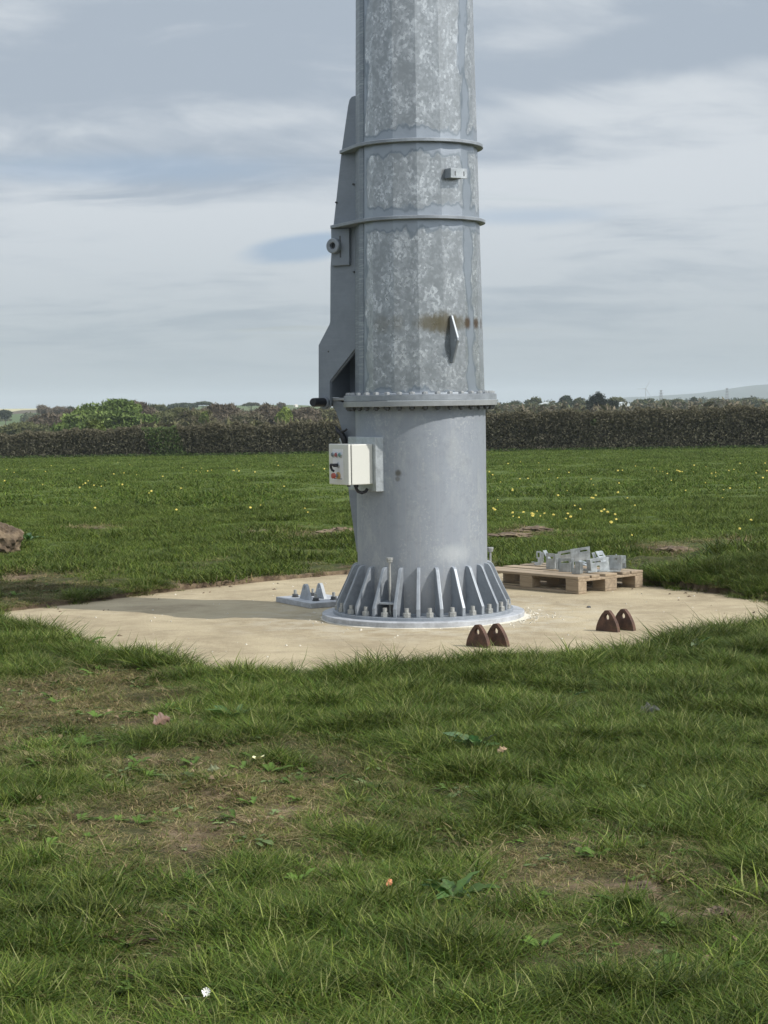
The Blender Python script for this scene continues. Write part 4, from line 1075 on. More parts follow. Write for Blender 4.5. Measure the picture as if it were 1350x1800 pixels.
def scatter(name, P, idx_, scl, tone, label):
    n = len(P); me = bpy.data.meshes.new(name); me.vertices.add(n); me.vertices.foreach_set('co', P.astype(np.float32).ravel())
    rot = np.stack([rng.normal(0, 0.08, n), rng.normal(0, 0.08, n), rng.uniform(0, 6.283, n)], 1)
    for nm, ty, k, dat in (('rot', 'FLOAT_VECTOR', 'vector', rot), ('scl', 'FLOAT', 'value', scl), ('idx', 'INT', 'value', idx_), ('tone', 'FLOAT', 'value', tone)):
        a_ = me.attributes.new(nm, ty, 'POINT'); a_.data.foreach_set(k, np.asarray(dat, np.int32 if ty == 'INT' else np.float32).ravel())
    o = link(name, me)
    ng = bpy.data.node_groups.new(name + '_nodes', 'GeometryNodeTree')
    ng.interface.new_socket('Geometry', in_out='INPUT', socket_type='NodeSocketGeometry'); ng.interface.new_socket('Geometry', in_out='OUTPUT', socket_type='NodeSocketGeometry')
    gi = ng.nodes.new('NodeGroupInput'); go = ng.nodes.new('NodeGroupOutput'); ip = ng.nodes.new('GeometryNodeInstanceOnPoints')
    ci = ng.nodes.new('GeometryNodeCollectionInfo'); ci.inputs['Collection'].default_value = tufts; ci.inputs['Separate Children'].default_value = True; ci.inputs['Reset Children'].default_value = True
    def attr(nm, ty):
        x = ng.nodes.new('GeometryNodeInputNamedAttribute'); x.data_type = ty; x.inputs['Name'].default_value = nm; return x.outputs['Attribute']
    L = ng.links.new
    L(gi.outputs[0], ip.inputs['Points']); L(ci.outputs[0], ip.inputs['Instance']); ip.inputs['Pick Instance'].default_value = True
    L(attr('idx', 'INT'), ip.inputs['Instance Index'])
    er = ng.nodes.new('FunctionNodeEulerToRotation'); L(attr('rot', 'FLOAT_VECTOR'), er.inputs[0]); L(er.outputs[0], ip.inputs['Rotation'])
    L(attr('scl', 'FLOAT'), ip.inputs['Scale']); L(ip.outputs[0], go.inputs[0])
    md = o.modifiers.new('scatter', 'NODES'); md.node_group = ng
    return tag(o, label, 'grass', kind='stuff')

def half_w(y): return 0.235 * (y + 13.875) + 0.35
def gen(y0, y1, dens, ext=1.0):
    """random points in the view wedge, density per square metre"""
    area = (half_w(y0) + half_w(y1)) * (y1 - y0) * ext; n = int(area * dens)
    y = np.sqrt(rng.uniform((y0 + 13.9) ** 2, (y1 + 13.9) ** 2, n)) - 13.9
    x = rng.uniform(-1, 1, n) * half_w(y) * ext
    return x, y
def prep(x, y, keep_pad=0.02):
    sd = pad_sd(x, y) + fbm(x * 6, y * 6, 41, 3) * 0.10
    k = sd > keep_pad; return x[k], y[k], sd[k]
# foreground and pad surround
x, y = gen(-9.9, 2.2, 1350); x, y, sd = prep(x, y, -0.12)
k_ = (sd > 0.0) | ((rng.random(len(x)) < 0.30 * np.exp(sd / 0.05)) & (fbm(x * 4, y * 4, 211, 3) > -0.05)); x, y, sd = x[k_], y[k_], sd[k_]
s_ = soil_at(x, y) * np.where(sd < 0.3, 0.6, 1); dr = dry_at(x, y)
clump = fbm(x * 6.5, y * 6.5, 91, 4); patch = fbm(x * 1.4, y * 1.4, 95, 4)
lushness = 0.66 + clump * 0.9 + patch * 0.9 - s_ * 0.7 - dr * 0.92 + np.clip(0.35 - sd, 0, 0.35) * np.where(y < -1.0, 1.4, 0.0) + np.clip(x * 0.10, -0.15, 0.2)
keep = rng.random(len(x)) > np.clip((s_ - 0.42) * 1.2, 0, 0.72)
x, y, s_, lushness, clump, sd, dr = [q[keep] for q in (x, y, s_, lushness, clump, sd, dr)]
lr_ = lushness + rng.normal(0, 0.13, len(x))
ix = np.where(lr_ > 0.50, rng.integers(0, 5, len(x)), np.where(lr_ > 0.08, rng.integers(5, 9, len(x)), rng.integers(9, 13, len(x))))
br = rng.random(len(x)) < 0.020 + 0.05 * (fbm(x * 1.8, y * 1.8, 171, 3) > 0.12)
ix = np.where(br, rng.integers(18, 22, len(x)), ix)
scl = np.clip(0.85 + clump * 1.5 + rng.normal(0, 0.16, len(x)) + np.clip(lushness - 0.7, 0, 0.6) * 0.6, 0.5, 1.55) * (1 + 0.45 * np.clip(1 - np.abs(sd) / 0.30, 0, 1) * (y < -0.8) * (0.6 + rng.random(len(x))))
tone = np.clip(1.05 + rng.normal(0, 0.20, len(x)) + fbm(x * 2.3, y * 2.3, 131, 4) * 0.7 - np.clip(lushness - 0.45, 0, 1) * 0.35, 0.5, 1.7)
scatter('foreground_grass', np.stack([x, y, np.where(sd < 0.01, np.maximum(terrain(x, y), 0.0), terrain(x, y) - 0.004)], 1), ix, scl, tone, 'green meadow grass with worn straw-coloured patches in front of the pad')
def side_band():
    n = 34000; y = rng.uniform(-12.5, 6, n); side = np.where(rng.random(n) < 0.5, -1, 1); x = side * (half_w(y) + rng.uniform(-0.05, 3.2, n))
    x, y, sd = prep(x, y, 0.0); cl_ = fbm(x * 6.5, y * 6.5, 91, 4)
    scatter('grass_beside_view', np.stack([x, y, terrain(x, y) - 0.004], 1), rng.integers(0, 9, len(x)), np.clip(1.15 + cl_ * 1.5 + rng.normal(0, 0.15, len(x)), 0.6, 1.8), np.clip(1 + rng.normal(0, 0.2, len(x)), 0.5, 1.6), 'green meadow grass carrying on to both sides of the pad')
side_band()
# middle field
x, y = gen(2.2, 17, 130, 1.2); x, y, sd = prep(x, y, 0.05)
s_ = soil_at(x, y); clump = fbm(x * 2.0, y * 1.5, 191, 4)
keep = rng.random(len(x)) > np.clip((s_ - 0.3) * 1.3, 0, 0.9); x, y, s_, clump = [q[keep] for q in (x, y, s_, clump)]; dr = dry_at(x, y) + rng.normal(0, 0.12, len(x))
ix = np.where((s_ > 0.3) | (dr > 0.55), rng.integers(9, 13, len(x)), np.where((clump + rng.normal(0, .06, len(x)) > -0.02) | (y > 6), rng.integers(13, 16, len(x)), rng.integers(5, 9, len(x))))
scl = np.clip(0.72 + clump * 2.4 + rng.normal(0, 0.15, len(x)), 0.3, 1.7) * np.where((s_ > 0.3) | (dr > 0.55), 1.8, 1.0) * np.where((ix < 9), 1.6, 1.0)
bank = np.exp(-((x - 3.2) / 1.3) ** 2 - ((y - 2.4) / 1.1) ** 2); scl *= 1 + 0.7 * bank
scatter('field_grass', np.stack([x, y, terrain(x, y) - 0.005], 1), ix, scl, np.clip(1.12 + rng.normal(0, .15, len(x)) - clump * 0.9, 0.6, 1.7), 'rough green pasture grass behind the pad')
x, y = gen(17, 84, 15, 1.12); clump = fbm(x * 0.9, y * 0.5, 291, 4)
scatter('far_field_grass', np.stack([x, y, terrain(x, y) - 0.01], 1), rng.integers(16, 18, len(x)), np.clip(0.72 + clump * 1.7 + rng.normal(0, .18, len(x)), .40, 1.6),
        np.clip(1.25 + rng.normal(0, .15, len(x)) - clump * 0.9, 0.7, 1.8), 'even green pasture running back to the hedge')


# ------------------------------------------------------------------ flowers
hb = MB()
for k in range(2):
    n = 12; vs = [(0, 0, 0.012 + 0.004 * k)]
    rr_ = 0.0175 - 0.007 * k
    vs += [(rr_ * math.cos(6.283 * j / n + k), rr_ * math.sin(6.283 * j / n + k), 0.006 * (j % 2) + 0.007 * k) for j in range(n)]
    hb.add(vs, [(0, 1 + j, 1 + (j + 1) % n) for j in range(n)])
hb.lathe([(0.004, -0.012), (0.010, -0.004), (0.012, 0.003), (0.004, 0.0)], 8)
head_me = hb.mesh('flower_head', M['petal'])
stem_me = MB().tube([(0, 0, -0.14), (0.004, 0.002, -0.06), (0, 0, -0.008)], 0.0022, 5).mesh('stem', M['stem'])
leaf_cl = []
FL = [(25, 831), (60, 826), (75, 853), (80, 829), (165, 854), (178, 855), (146, 852), (140, 858), (150, 850), (155, 846), (185, 846), (215, 852), (218, 832), (207, 812), (240, 835), (130, 826), (228, 816),
      (262, 868), (266, 864), (321, 822), (345, 828), (352, 830), (365, 828), (372, 827), (354, 823), (410, 827), (417, 825), (412, 828), (420, 828), (487, 811), (489, 818), (499, 856), (458, 890), (440, 896),
      (310, 897), (318, 859), (167, 893), (44, 844), (12, 823), (90, 818), (448, 830), (536, 895), (541, 900), (550, 815), (570, 824), (200, 834), (8, 846), (286, 838),
      (947, 814), (915, 812), (893, 815), (866, 836), (870, 897), (867, 895), (914, 843), (928, 842), (901, 864), (901, 860), (981, 872), (1040, 873), (1043, 877), (1047, 871), (1039, 843), (1043, 855), (997, 863),
      (1088, 850), (1086, 869), (1086, 828), (1094, 827), (1087, 827), (1117, 820), (1103, 876), (1116, 889), (1154, 829), (1160, 829), (1165, 830), (1173, 833), (1190, 828), (1195, 830), (1199, 830), (1193, 828),
      (1205, 864), (1219, 830), (1241, 821), (1251, 833), (1258, 837), (1258, 831), (1272, 863), (1283, 858), (1270, 876), (1281, 828), (1301, 815), (1329, 832), (1341, 841), (1335, 858), (1348, 828), (1290, 826),
      (901, 902), (902, 909), (912, 911), (920, 904), (935, 904), (936, 909), (938, 907), (944, 901), (950, 908), (957, 904), (973, 907), (998, 904), (995, 913), (1003, 909), (1057, 901), (1068, 901), (1081, 907), (1083, 912),
      (1074, 920), (1010, 890), (1020, 896), (1062, 896), (1111, 953), (1320, 916), (1300, 930), (1220, 818), (1150, 823), (965, 826), (980, 840), (1000, 832), (860, 830), (880, 848), (845 + 30, 880), (1240, 850), (1180, 846), (1345, 815)]
for i, (px, py) in enumerate(FL):
    p = on_z(px, py, 0.1)
    for _ in range(4):
        zg = gz(p.x, p.y); p = on_z(px, py, zg + 0.10)
    sd_ = 'left' if px < 640 else 'right'; fr_ = 'near half of the pasture' if py > 862 else 'far half of the pasture'
    o = thing('dandelion', 'yellow dandelion %s of the mast in the %s' % (sd_, fr_), 'flower', (p.x, p.y, gz(p.x, p.y) + 0.11), random.random() * 6, 'dandelions %s of the mast, %s' % (sd_, fr_))
    s_ = random.uniform(0.5, 1.25) * (1.0 + min(max(0, p.y - 14), 40) * 0.012); o.scale = (s_, s_, s_); o.rotation_euler = (R(random.uniform(-5, 45)), R(random.uniform(-20, 20)), 0)
    link('flower_head', head_me, o)
    if p.y < 30: link('stem', stem_me, o)

# white daisy-like flower and pale fallen flower in the foreground
p = on_z(362, 1745, 0.10)
cl = thing('white_flower', 'single small white flower in the lower left foreground grass', 'flower', (p.x, p.y, 0.10))
q = MB()
for k in range(11):
    a_ = 6.283 * k / 11 + random.uniform(-.1, .1); ca, sa = math.cos(a_), math.sin(a_); l_ = random.uniform(0.010, 0.014)
    q.add([(0.002 * ca - 0.0015 * sa, 0.002 * sa + 0.0015 * ca, 0), (0.002 * ca + 0.0015 * sa, 0.002 * sa - 0.0015 * ca, 0), (l_ * ca + 0.002 * sa, l_ * sa - 0.002 * ca, 0.006), (l_ * ca - 0.002 * sa, l_ * sa + 0.002 * ca, 0.006)], [(0, 1, 2, 3)])
pt = q.build('petals', M['petal_white'], cl); pt.rotation_euler = (R(50), R(8), 0)
MB().tube([(0, 0, -0.10), (0.004, 0.004, -0.05), (0, 0, 0)], 0.0012, 6).build('stem', M['stem'], cl)
p = on_z(452, 1333, 0.10)
fl = thing('fallen_flower', 'pale yellow crumpled flower lying on the worn grass in the left foreground', 'flower', (p.x, p.y, 0.095))
q = MB()
for k in range(7):
    a_ = random.uniform(0, 6.28); ca, sa = math.cos(a_), math.sin(a_); l_ = random.uniform(0.018, 0.032); h_ = random.uniform(0.0, 0.022); w_ = 0.010
    q.add([(-w_ * sa * .4, w_ * ca * .4, 0), (w_ * sa * .4, -w_ * ca * .4, 0), (l_ * ca + w_ * sa, l_ * sa - w_ * ca, h_), (l_ * 1.15 * ca, l_ * 1.15 * sa, h_ * 1.1 + 0.003), (l_ * ca - w_ * sa, l_ * sa + w_ * ca, h_)], [(0, 1, 2, 3, 4)])
q.build('petals', M['petal_pale'], fl)

# broad-leaved weeds
def leaf_mesh(name, L_, W_, c, arch=0.35, wav=0.08, seed=0, up_=0.8):
    g = random.Random(seed); nu, nv = 9, 4; vs = []; fs = []; cs = []
    for i in range(nu + 1):
        t = i / nu; wd = W_ * (math.sin(math.pi * min(1, t * 0.93 + 0.06)) ** 0.75) * (1 - 0.25 * t)
        cx = L_ * t * math.cos(up_ * (1 - t * arch * 2)); cz = L_ * (t * math.sin(up_) - arch * t * t)
        for j in range(nv + 1):
            s_ = j / nv * 2 - 1
            edge = 1 + 0.16 * math.sin(i * 2.3 + seed) * abs(s_)
            vs.append((cx, s_ * wd / 2 * edge, cz + abs(s_) * wd * 0.22 + wav * wd * math.sin(i * 1.9 + s_ * 2 + seed)))
            k = 1.35 if abs(s_) < 0.1 else g.uniform(0.85, 1.1); cs.append([x * k for x in c])
    for i in range(nu):
        for j in range(nv):
            a_ = i * (nv + 1) + j; fs.append((a_, a_ + 1, a_ + nv + 2, a_ + nv + 1))
    me = np_mesh(name, np.array(vs), np.array(fs), M['weed'], True, np.clip(np.array(cs), 0, 1)); return me
def weed(label, px, py, n, L_, c, seed, up_=(0.4, 1.1), w_=0.35, name='dock_plant', cat='weed', z=None):
    p = on_z(px, py, 0.05); zz = gz(p.x, p.y)
    o = thing(name, label, cat, (p.x, p.y, zz - 0.005))
    g = random.Random(seed)
    for k in range(n):
        l_ = L_ * g.uniform(0.7, 1.15)
        lf = link('leaf', leaf_mesh('leaf', l_, l_ * w_ * g.uniform(0.8, 1.2), [x * g.uniform(0.8, 1.2) for x in c], g.uniform(0.15, 0.5), 0.1, seed * 10 + k, g.uniform(*up_)), o)
        lf.rotation_euler = (g.uniform(-.3, .3), 0, 6.283 * k / n + g.uniform(-.5, .5))
    return o
GW = (0.07, 0.14, 0.045); GP = (0.16, 0.24, 0.10)
weed('dark broad-leaved dock at the pad edge, the larger one', 424, 1171, 8, 0.20, (0.045, 0.085, 0.025), 1, (0.8, 1.3))
weed('dark broad-leaved dock at the pad edge, the smaller one farther left', 350, 1166, 6, 0.17, (0.045, 0.085, 0.025), 2, (0.8, 1.3))
weed('pale green dock leaves in the grass right of the centre', 835, 1322, 9, 0.15, (0.10, 0.17, 0.06), 3, (0.5, 1.1), 0.45)
weed('green dock with upright leaves in the grass left of the centre', 410, 1268, 6, 0.15, (0.07, 0.13, 0.035), 4, (0.6, 1.2))
weed('single pale yellow-green upright leaf in the right foreground grass', 955, 1296, 1, 0.11, (0.30, 0.38, 0.14), 5, (1.1, 1.2))
weed('leafy green weed in the middle of the lower foreground', 800, 1585, 8, 0.14, (0.06, 0.12, 0.03), 6, (0.5, 1.2))
weed('weed with orange-tipped fading leaves in the lower foreground', 690, 1585, 7, 0.13, (0.13, 0.16, 0.06), 7, (0.3, 0.9))
weed('broad grey-green dock leaves in the grass below the right end of the pad', 1225, 1150, 4, 0.14, (0.12, 0.18, 0.09), 8, (0.5, 1.0))
weed('lone grey-green leaf in the grass below the rusty lugs', 1000, 1232, 2, 0.11, (0.14, 0.18, 0.12), 9, (0.4, 0.9))
weed('brownish broad leaves in the lower left foreground', 225, 1660, 4, 0.10, (0.10, 0.075, 0.045), 10, (0.4, 1.0))
weed('leafy dark green weed at the bottom left among the grass', 560, 1640, 5, 0.09, (0.05, 0.11, 0.04), 12, (0.3, 0.9))
weed('green weed in the rough grass at the left behind the pad', 50, 948, 6, 0.22, GW, 11, (0.5, 1.1))
def dead_leaf(label, px, py, L_, c, seed, rot):
    p = on_z(px, py, 0.09)
    me = leaf_mesh('dead_leaf', L_, L_ * 0.75, c, 0.25, 0.22, seed, 0.25)
    o = link('dead_leaf', me, None, (p.x - L_ * 0.4, p.y, 0.10), rot); tag(o, label, 'dead leaf', 'fallen leaves in the foreground grass')
dead_leaf('curled pinkish-brown dead leaf lying in the left foreground grass', 287, 1278, 0.105, (0.19, 0.115, 0.085), 8, (0.5, -0.2, 0.9))
dead_leaf('dark blackish-green dead leaf in the right foreground grass', 1140, 1256, 0.10, (0.07, 0.075, 0.065), 4, (0.4, -0.1, 0.2))
dead_leaf('small tan dead leaf beside the pale dock leaves', 882, 1326, 0.045, (0.42, 0.30, 0.19), 5, (0.6, -0.3, 0.2))
dead_leaf('small orange dead leaf in the middle of the lower foreground', 686, 1562, 0.03, (0.60, 0.26, 0.13), 6, (1.0, -0.5, 0.9))
dead_leaf('small green-grey leaf lying on the worn patch left of the pale flower', 374, 1358, 0.05, (0.20, 0.22, 0.12), 7, (0.6, -0.1, 0.1))


# ------------------------------------------------------------------ hedge, trees, distance
def quads(P, size, cols, flat=0.0, elong=1.0):
    """small randomly turned leaf quads at points P"""
    n = len(P)
    a_ = rng.normal(size=(n, 3)); a_ /= np.linalg.norm(a_, axis=1)[:, None]
    b_ = rng.normal(size=(n, 3)); b_ -= (b_ * a_).sum(1)[:, None] * a_; b_ /= np.linalg.norm(b_, axis=1)[:, None]
    s_ = (size * rng.uniform(0.6, 1.4, n))[:, None]
    a_ = a_ * s_ * elong; b_ = b_ * s_ / elong * 0.75
    V_ = np.stack([P - a_, P - b_ * 0.8, P + a_, P + b_ * 0.8], 1).reshape(-1, 3)
    F_ = np.arange(4 * n).reshape(n, 4)
    return V_, F_, np.repeat(cols, 4, 0)
def shades(n, c0_, c1_, P=None, sc=1.0, seed=0):
    t = rng.random(n)[:, None]
    if P is not None:
        k = np.clip(fbm(P[:, 0] / sc, P[:, 2] / sc + P[:, 1] / sc * 0.5, seed, 3) * 2.2 + 0.5, 0, 1)[:, None]; t = 0.45 * t + 0.55 * k
    return np.array(c0_) * (1 - t) + np.array(c1_) * t

# field hedge across the view, bottom at the pasture edge
def hedge():
    n = 380000; x = rng.uniform(-40, 40, n)
    yb = 80.5 - 0.05 * x
    H = np.interp(x, [-52, -24, -15, -5, 2, 52], [0.85, 1.18, 1.45, 1.62, 1.95, 2.15]) + fbm(x * 0.5, x * 0 + 3, 5, 3) * 0.20 + fbm(x * 4, x * 0 + 7, 6, 4) * 0.34
    z = H * (1 - rng.random(n) ** 1.6 * 0.98) ; dep = rng.normal(0, 0.38, n) * (1.2 - 0.4 * z / H) - 0.25
    zg = terrain(x, yb + dep)
    P = np.stack([x, yb + dep, zg + z], 1)
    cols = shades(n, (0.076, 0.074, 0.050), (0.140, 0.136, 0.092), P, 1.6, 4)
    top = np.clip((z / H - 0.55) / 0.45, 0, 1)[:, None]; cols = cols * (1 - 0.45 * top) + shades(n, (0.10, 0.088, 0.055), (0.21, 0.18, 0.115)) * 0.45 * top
    twig = rng.random(n) < 0.22; cols[twig] = shades(int(twig.sum()), (0.09, 0.085, 0.06), (0.14, 0.13, 0.095))
    grn = (fbm(x * 0.35, z * 0.4, 15, 3) > 0.17) & (rng.random(n) < 0.35); cols[grn] = shades(int(grn.sum()), (0.05, 0.08, 0.03), (0.10, 0.14, 0.05))
    g2 = (np.abs(x + 12.6 + z * 0.4) < 0.9) & (rng.random(n) < 0.7); cols[g2] = shades(int(g2.sum()), (0.06, 0.10, 0.035), (0.13, 0.19, 0.06))
    h = thing('field_hedge', 'long brown leafless field hedge closing the far side of the pasture', 'hedge', (0, 0, 0))
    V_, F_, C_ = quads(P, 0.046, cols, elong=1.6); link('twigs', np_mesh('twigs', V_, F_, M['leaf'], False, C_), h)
    # thick core of stems
    xs = np.linspace(-40, 40, 340); vs = []; fs = []
    prof = [(-0.10, 0), (-0.16, 0.4), (-0.1, 0.66), (0, 0.72), (0.3, 0.66), (0.5, 0.4), (0.45, 0)]
    hh = np.interp(xs, [-52, -24, -15, -5, 2, 52], [0.85, 1.18, 1.45, 1.62, 1.95, 2.15])
    for i, xx in enumerate(xs):
        for dy_, k in prof:
            j = 0.12 * float(fbm(np.array([xx * 2.1 + dy_ * 5]), np.array([k * 3.0]), 8, 2)[0]); yy = 80.5 - 0.05 * xx + dy_ + j
            vs.append((xx, yy, gz(xx, yy) - 0.05 + hh[i] * k * (1 + j * 0.8)))
    m = len(prof)
    for i in range(len(xs) - 1):
        for j in range(m - 1): fs.append((i * m + j, (i + 1) * m + j, (i + 1) * m + j + 1, i * m + j + 1))
    core = simple('hedge_core', (0.032, 0.029, 0.022), 1.0, 0, 0.3, 2.0); MB().add(vs, fs, True).build('stem_core', core, h)
hedge()
# rough strip of longer grass and hedge-foot herbs
def hedge_foot():
    n = 16000; x = rng.uniform(-45, 45, n); y = 79.8 - 0.05 * x + rng.normal(0, 0.22, n) - 0.25
    P = np.stack([x, y, terrain(x, y) + rng.random(n) * 0.14], 1)
    V_, F_, C_ = quads(P, 0.05, shades(n, (0.045, 0.08, 0.025), (0.09, 0.13, 0.04)), elong=1.5)
    tag(link('hedge_foot_grass', np_mesh('hedge_foot_grass', V_, F_, M['leaf'], False, C_)), 'fringe of longer grass along the foot of the hedge', 'grass', kind='stuff')
hedge_foot()

def crown_pts(n, cx, cy, cz, rx, ry, rz_, shape='round', lean=0.0, clumps=26, seed=0, hollow=0.0):
    g = np.random.default_rng(seed)
    c = g.normal(size=(clumps, 3)); c /= np.linalg.norm(c, axis=1)[:, None]; c *= g.uniform(0.6, 0.95, clumps)[:, None]
    if shape == 'dome': c[:, 2] = np.abs(c[:, 2]) * 1.1 - 0.25
    k = g.integers(0, clumps, n); s_ = g.uniform(0.16, 0.34, clumps)
    d = g.normal(size=(n, 3)); d /= np.linalg.norm(d, axis=1)[:, None]; d *= (g.random(n) ** 0.5)[:, None]
    P = c[k] + d * s_[k][:, None] * np.array([1.15, 1.15, 0.8])
    if shape == 'flat': P[:, 2] = P[:, 2] * 0.45 + 0.45 - 0.35 * P[:, 0] ** 2
    P[:, 0] += lean * P[:, 2]
    return P * np.array([rx, ry, rz_]) + np.array([cx, cy, cz])
def blob(cx, cy, cz, rx, ry, rz_, g, nu=9, nv=6, lean=0.0):
    vs = []; fs = []
    for i in range(nv + 1):
        th = math.pi * i / nv
        for j in range(nu):
            a_ = 2 * math.pi * j / nu; k = 1 + (g.uniform(-.16, .16) if 0 < i < nv else 0.0)
            z = math.cos(th); vs.append((cx + rx * (math.sin(th) * math.cos(a_) * k + lean * z), cy + ry * math.sin(th) * math.sin(a_) * k, cz + rz_ * z * k))
    for i in range(nv):
        for j in range(nu):
            j2 = (j + 1) % nu; fs.append((i * nu + j, (i + 1) * nu + j, (i + 1) * nu + j2, i * nu + j2))
    return np.array(vs), np.array(fs)
def join(*parts):
    V_ = []; F_ = []; C_ = []; o = 0
    for v_, f_, c_ in parts: V_.append(v_); F_.append(f_ + o); C_.append(c_); o += len(v_)
    return np.concatenate(V_), np.concatenate(F_), np.concatenate(C_)
def tree(name, label, cat, px, ptop, pbot, wpx, dist, c0_, c1_, leaf=0.22, n=3200, shape='dome', lean=0.0, group=None, seed=0, trunk_h=1.2, elong=1.2, bark=True):
    """tree whose crown spans wpx and ptop..pbot in the photograph when it stands `dist` metres away"""
    t = at_y(px, ptop, dist); b = at_y(px, pbot, dist); sc = dist / 3300.0
    rx = wpx * sc / 2; hz_ = (t.z - b.z); zg = gz(t.x, t.y)
    cz = b.z + hz_ * (0.32 if shape == 'dome' else 0.5); rz_ = (t.z - cz)
    o = thing(name, label, cat, (t.x, t.y, zg), 0, group)
    n = int(n * 1.5); cr = crown_pts(n, 0, 0, cz - zg, rx * 1.08, rx * 0.95, rz_ * 1.06, shape, lean, 64, seed)
    if shape == 'dome':                              # skirt down to what hides the foot
        m_ = n // 3; g = np.random.default_rng(seed + 5); a_ = g.random(m_) * 6.283; r_ = np.sqrt(g.random(m_)) * rx * 0.9
        sk = np.stack([r_ * np.cos(a_), r_ * np.sin(a_), g.uniform(max(0.5, (cz - zg) * 0.3), cz - zg + rz_ * 0.3, m_)], 1); cr = np.concatenate([cr, sk])
    V_, F_, C_ = quads(cr, leaf * 1.35, shades(len(cr), c0_, c1_, cr, rx * 0.4, seed), elong=elong)
    if shape != 'flat' and leaf > 0.1:
        gg = random.Random(seed + 9); cB = np.array(c0_) * 0.8 + np.array(c1_) * 0.2
        bv_, bf_ = blob(0, 0, cz - zg, rx * 0.72, rx * 0.66, rz_ * 0.70, gg, 18, 12, lean)
        V_, F_, C_ = join((V_, F_, C_), (bv_, bf_, np.tile(cB, (len(bv_), 1))))
    link('crown', np_mesh('crown', V_, F_, M['leaf'], False, C_), o)
    q = MB(); g = random.Random(seed); tw = max(0.12, rx * 0.06)
    q.tube([(0, 0, -0.3), (0.02 * rx, 0, (cz - zg) * 0.5), (lean * 0.3 * rx, 0, cz - zg)], [tw, tw * 0.75, tw * 0.5], 8)
    for k in range(7):
        a_ = 6.283 * k / 7 + g.random(); l_ = rx * g.uniform(0.5, 0.85); z0_ = (cz - zg) * g.uniform(0.5, 0.95)
        q.tube([(0, 0, z0_), (l_ * 0.5 * math.cos(a_), l_ * 0.5 * math.sin(a_), z0_ + rz_ * 0.3), (l_ * math.cos(a_), l_ * math.sin(a_), min(cz - zg + rz_ * 0.6, z0_ + rz_ * g.uniform(0.5, 0.9)))], [tw * 0.45, tw * 0.3, tw * 0.12], 5)
    q.build('trunk', M['bark'], o)
    return o
BR0, BR1 = (0.080, 0.066, 0.048), (0.185, 0.155, 0.115)      # bare, budding twigs
OL0, OL1 = (0.075, 0.085, 0.040), (0.16, 0.165, 0.075)
GR0, GR1 = (0.065, 0.105, 0.028), (0.19, 0.25, 0.075)
YG0, YG1 = (0.13, 0.18, 0.045), (0.27, 0.33, 0.09)
DG0, DG1 = (0.035, 0.050, 0.030), (0.075, 0.095, 0.055)
TL = 'trees beyond the hedge on the left'; TR = 'trees beyond the hedge on the right'
tree('leafy_tree', 'wide domed tree in bright green leaf above the left end of the hedge', 'tree', 190, 703, 760, 156, 175, GR0, GR1, 0.13, 15000, 'dome', 0.1, TL, 1)
tree('leafy_tree', 'small yellow-green bush poking over the hedge below the big green tree', 'tree', 167, 735, 775, 32, 100, OL0, GR1, 0.10, 1800, 'dome', 0.0, TL, 2)
tree('bare_tree', 'brown bare tree directly behind the right shoulder of the big green tree', 'tree', 232, 704, 750, 90, 230, BR0, BR1, 0.17, 4200, 'dome', 0.1, TL, 3, 1.2, 1.6)
for i, (px, t_, b_, w_, d_, c0_, c1_, lb) in enumerate((
        (85, 726, 756, 75, 240, BR0, BR1, 'low brown bare scrub left of the big green tree'),
        (40, 741, 765, 90, 220, OL0, OL1, 'low dull green scrub at the far left above the hedge'),
        (130, 716, 745, 60, 300, BR0, BR1, 'brown bare tree against the left side of the big green tree'),
        (302, 716, 752, 80, 210, OL0, OL1, 'olive budding tree, first dome right of the big green tree'),
        (345, 719, 752, 70, 190, BR0, OL1, 'brownish sloping tree dome between the olive tree and the reddish one'),
        (386, 708, 750, 84, 220, BR0, BR1, 'tall reddish-brown bare dome under the lone windswept tree'),
        (430, 722, 752, 70, 205, OL0, BR1, 'dull grey-green dome in the middle of the left tree belt'),
        (470, 708, 750, 70, 225, BR0, BR1, 'tall brown bare dome right of the second windswept tree'),
        (532, 715, 750, 66, 215, BR0, BR1, 'brown sloping dome left of the mast hinge'),
        (572, 713, 750, 60, 230, BR0, OL1, 'brown-green dome touching the mast hinge'),
        (272, 711, 740, 60, 320, DG0, OL1, 'dark dome on the skyline behind the olive tree'))):
    tree('bare_tree', lb, 'tree', px, t_, b_, w_, d_, c0_, c1_, 0.14 if d_ < 260 else 0.2, 3800, 'dome', 0.15, TL, 30 + i, 1.2, 1.7)
tree('leafy_tree', 'narrow yellow-green tree standing out of the brown belt left of the mast', 'tree', 499, 714, 745, 26, 200, YG0, YG1, 0.12, 1400, 'dome', 0.1, TL, 21)
tree('leafy_tree', 'thin yellow-green crown edge right of the olive tree', 'tree', 357, 722, 745, 16, 185, YG0, OL1, 0.10, 700, 'dome', 0.4, TL, 22)
tree('windswept_tree', 'lone flat-topped windswept tree on the skyline, the left of two', 'tree', 356, 706, 716, 30, 560, DG0, DG1, 0.22, 900, 'flat', 0.25, TL, 41)
tree('windswept_tree', 'small flat-topped windswept tree on the skyline, the right of two', 'tree', 441, 708, 717, 28, 560, BR0, DG1, 0.22, 900, 'flat', 0.25, TL, 42)
tree('skyline_tree', 'flat dark tree clump on the skyline right above the olive tree', 'tree', 320, 708, 718, 50, 560, DG0, DG1, 0.26, 1300, 'dome', 0.2, TL, 43)
tree('skyline_tree', 'spindly bare tree on the skyline at the far left, taller than its neighbours', 'tree', 77, 709, 728, 26, 420, BR0, BR1, 0.16, 520, 'dome', -0.2, TL, 44, 1.2, 2.2)
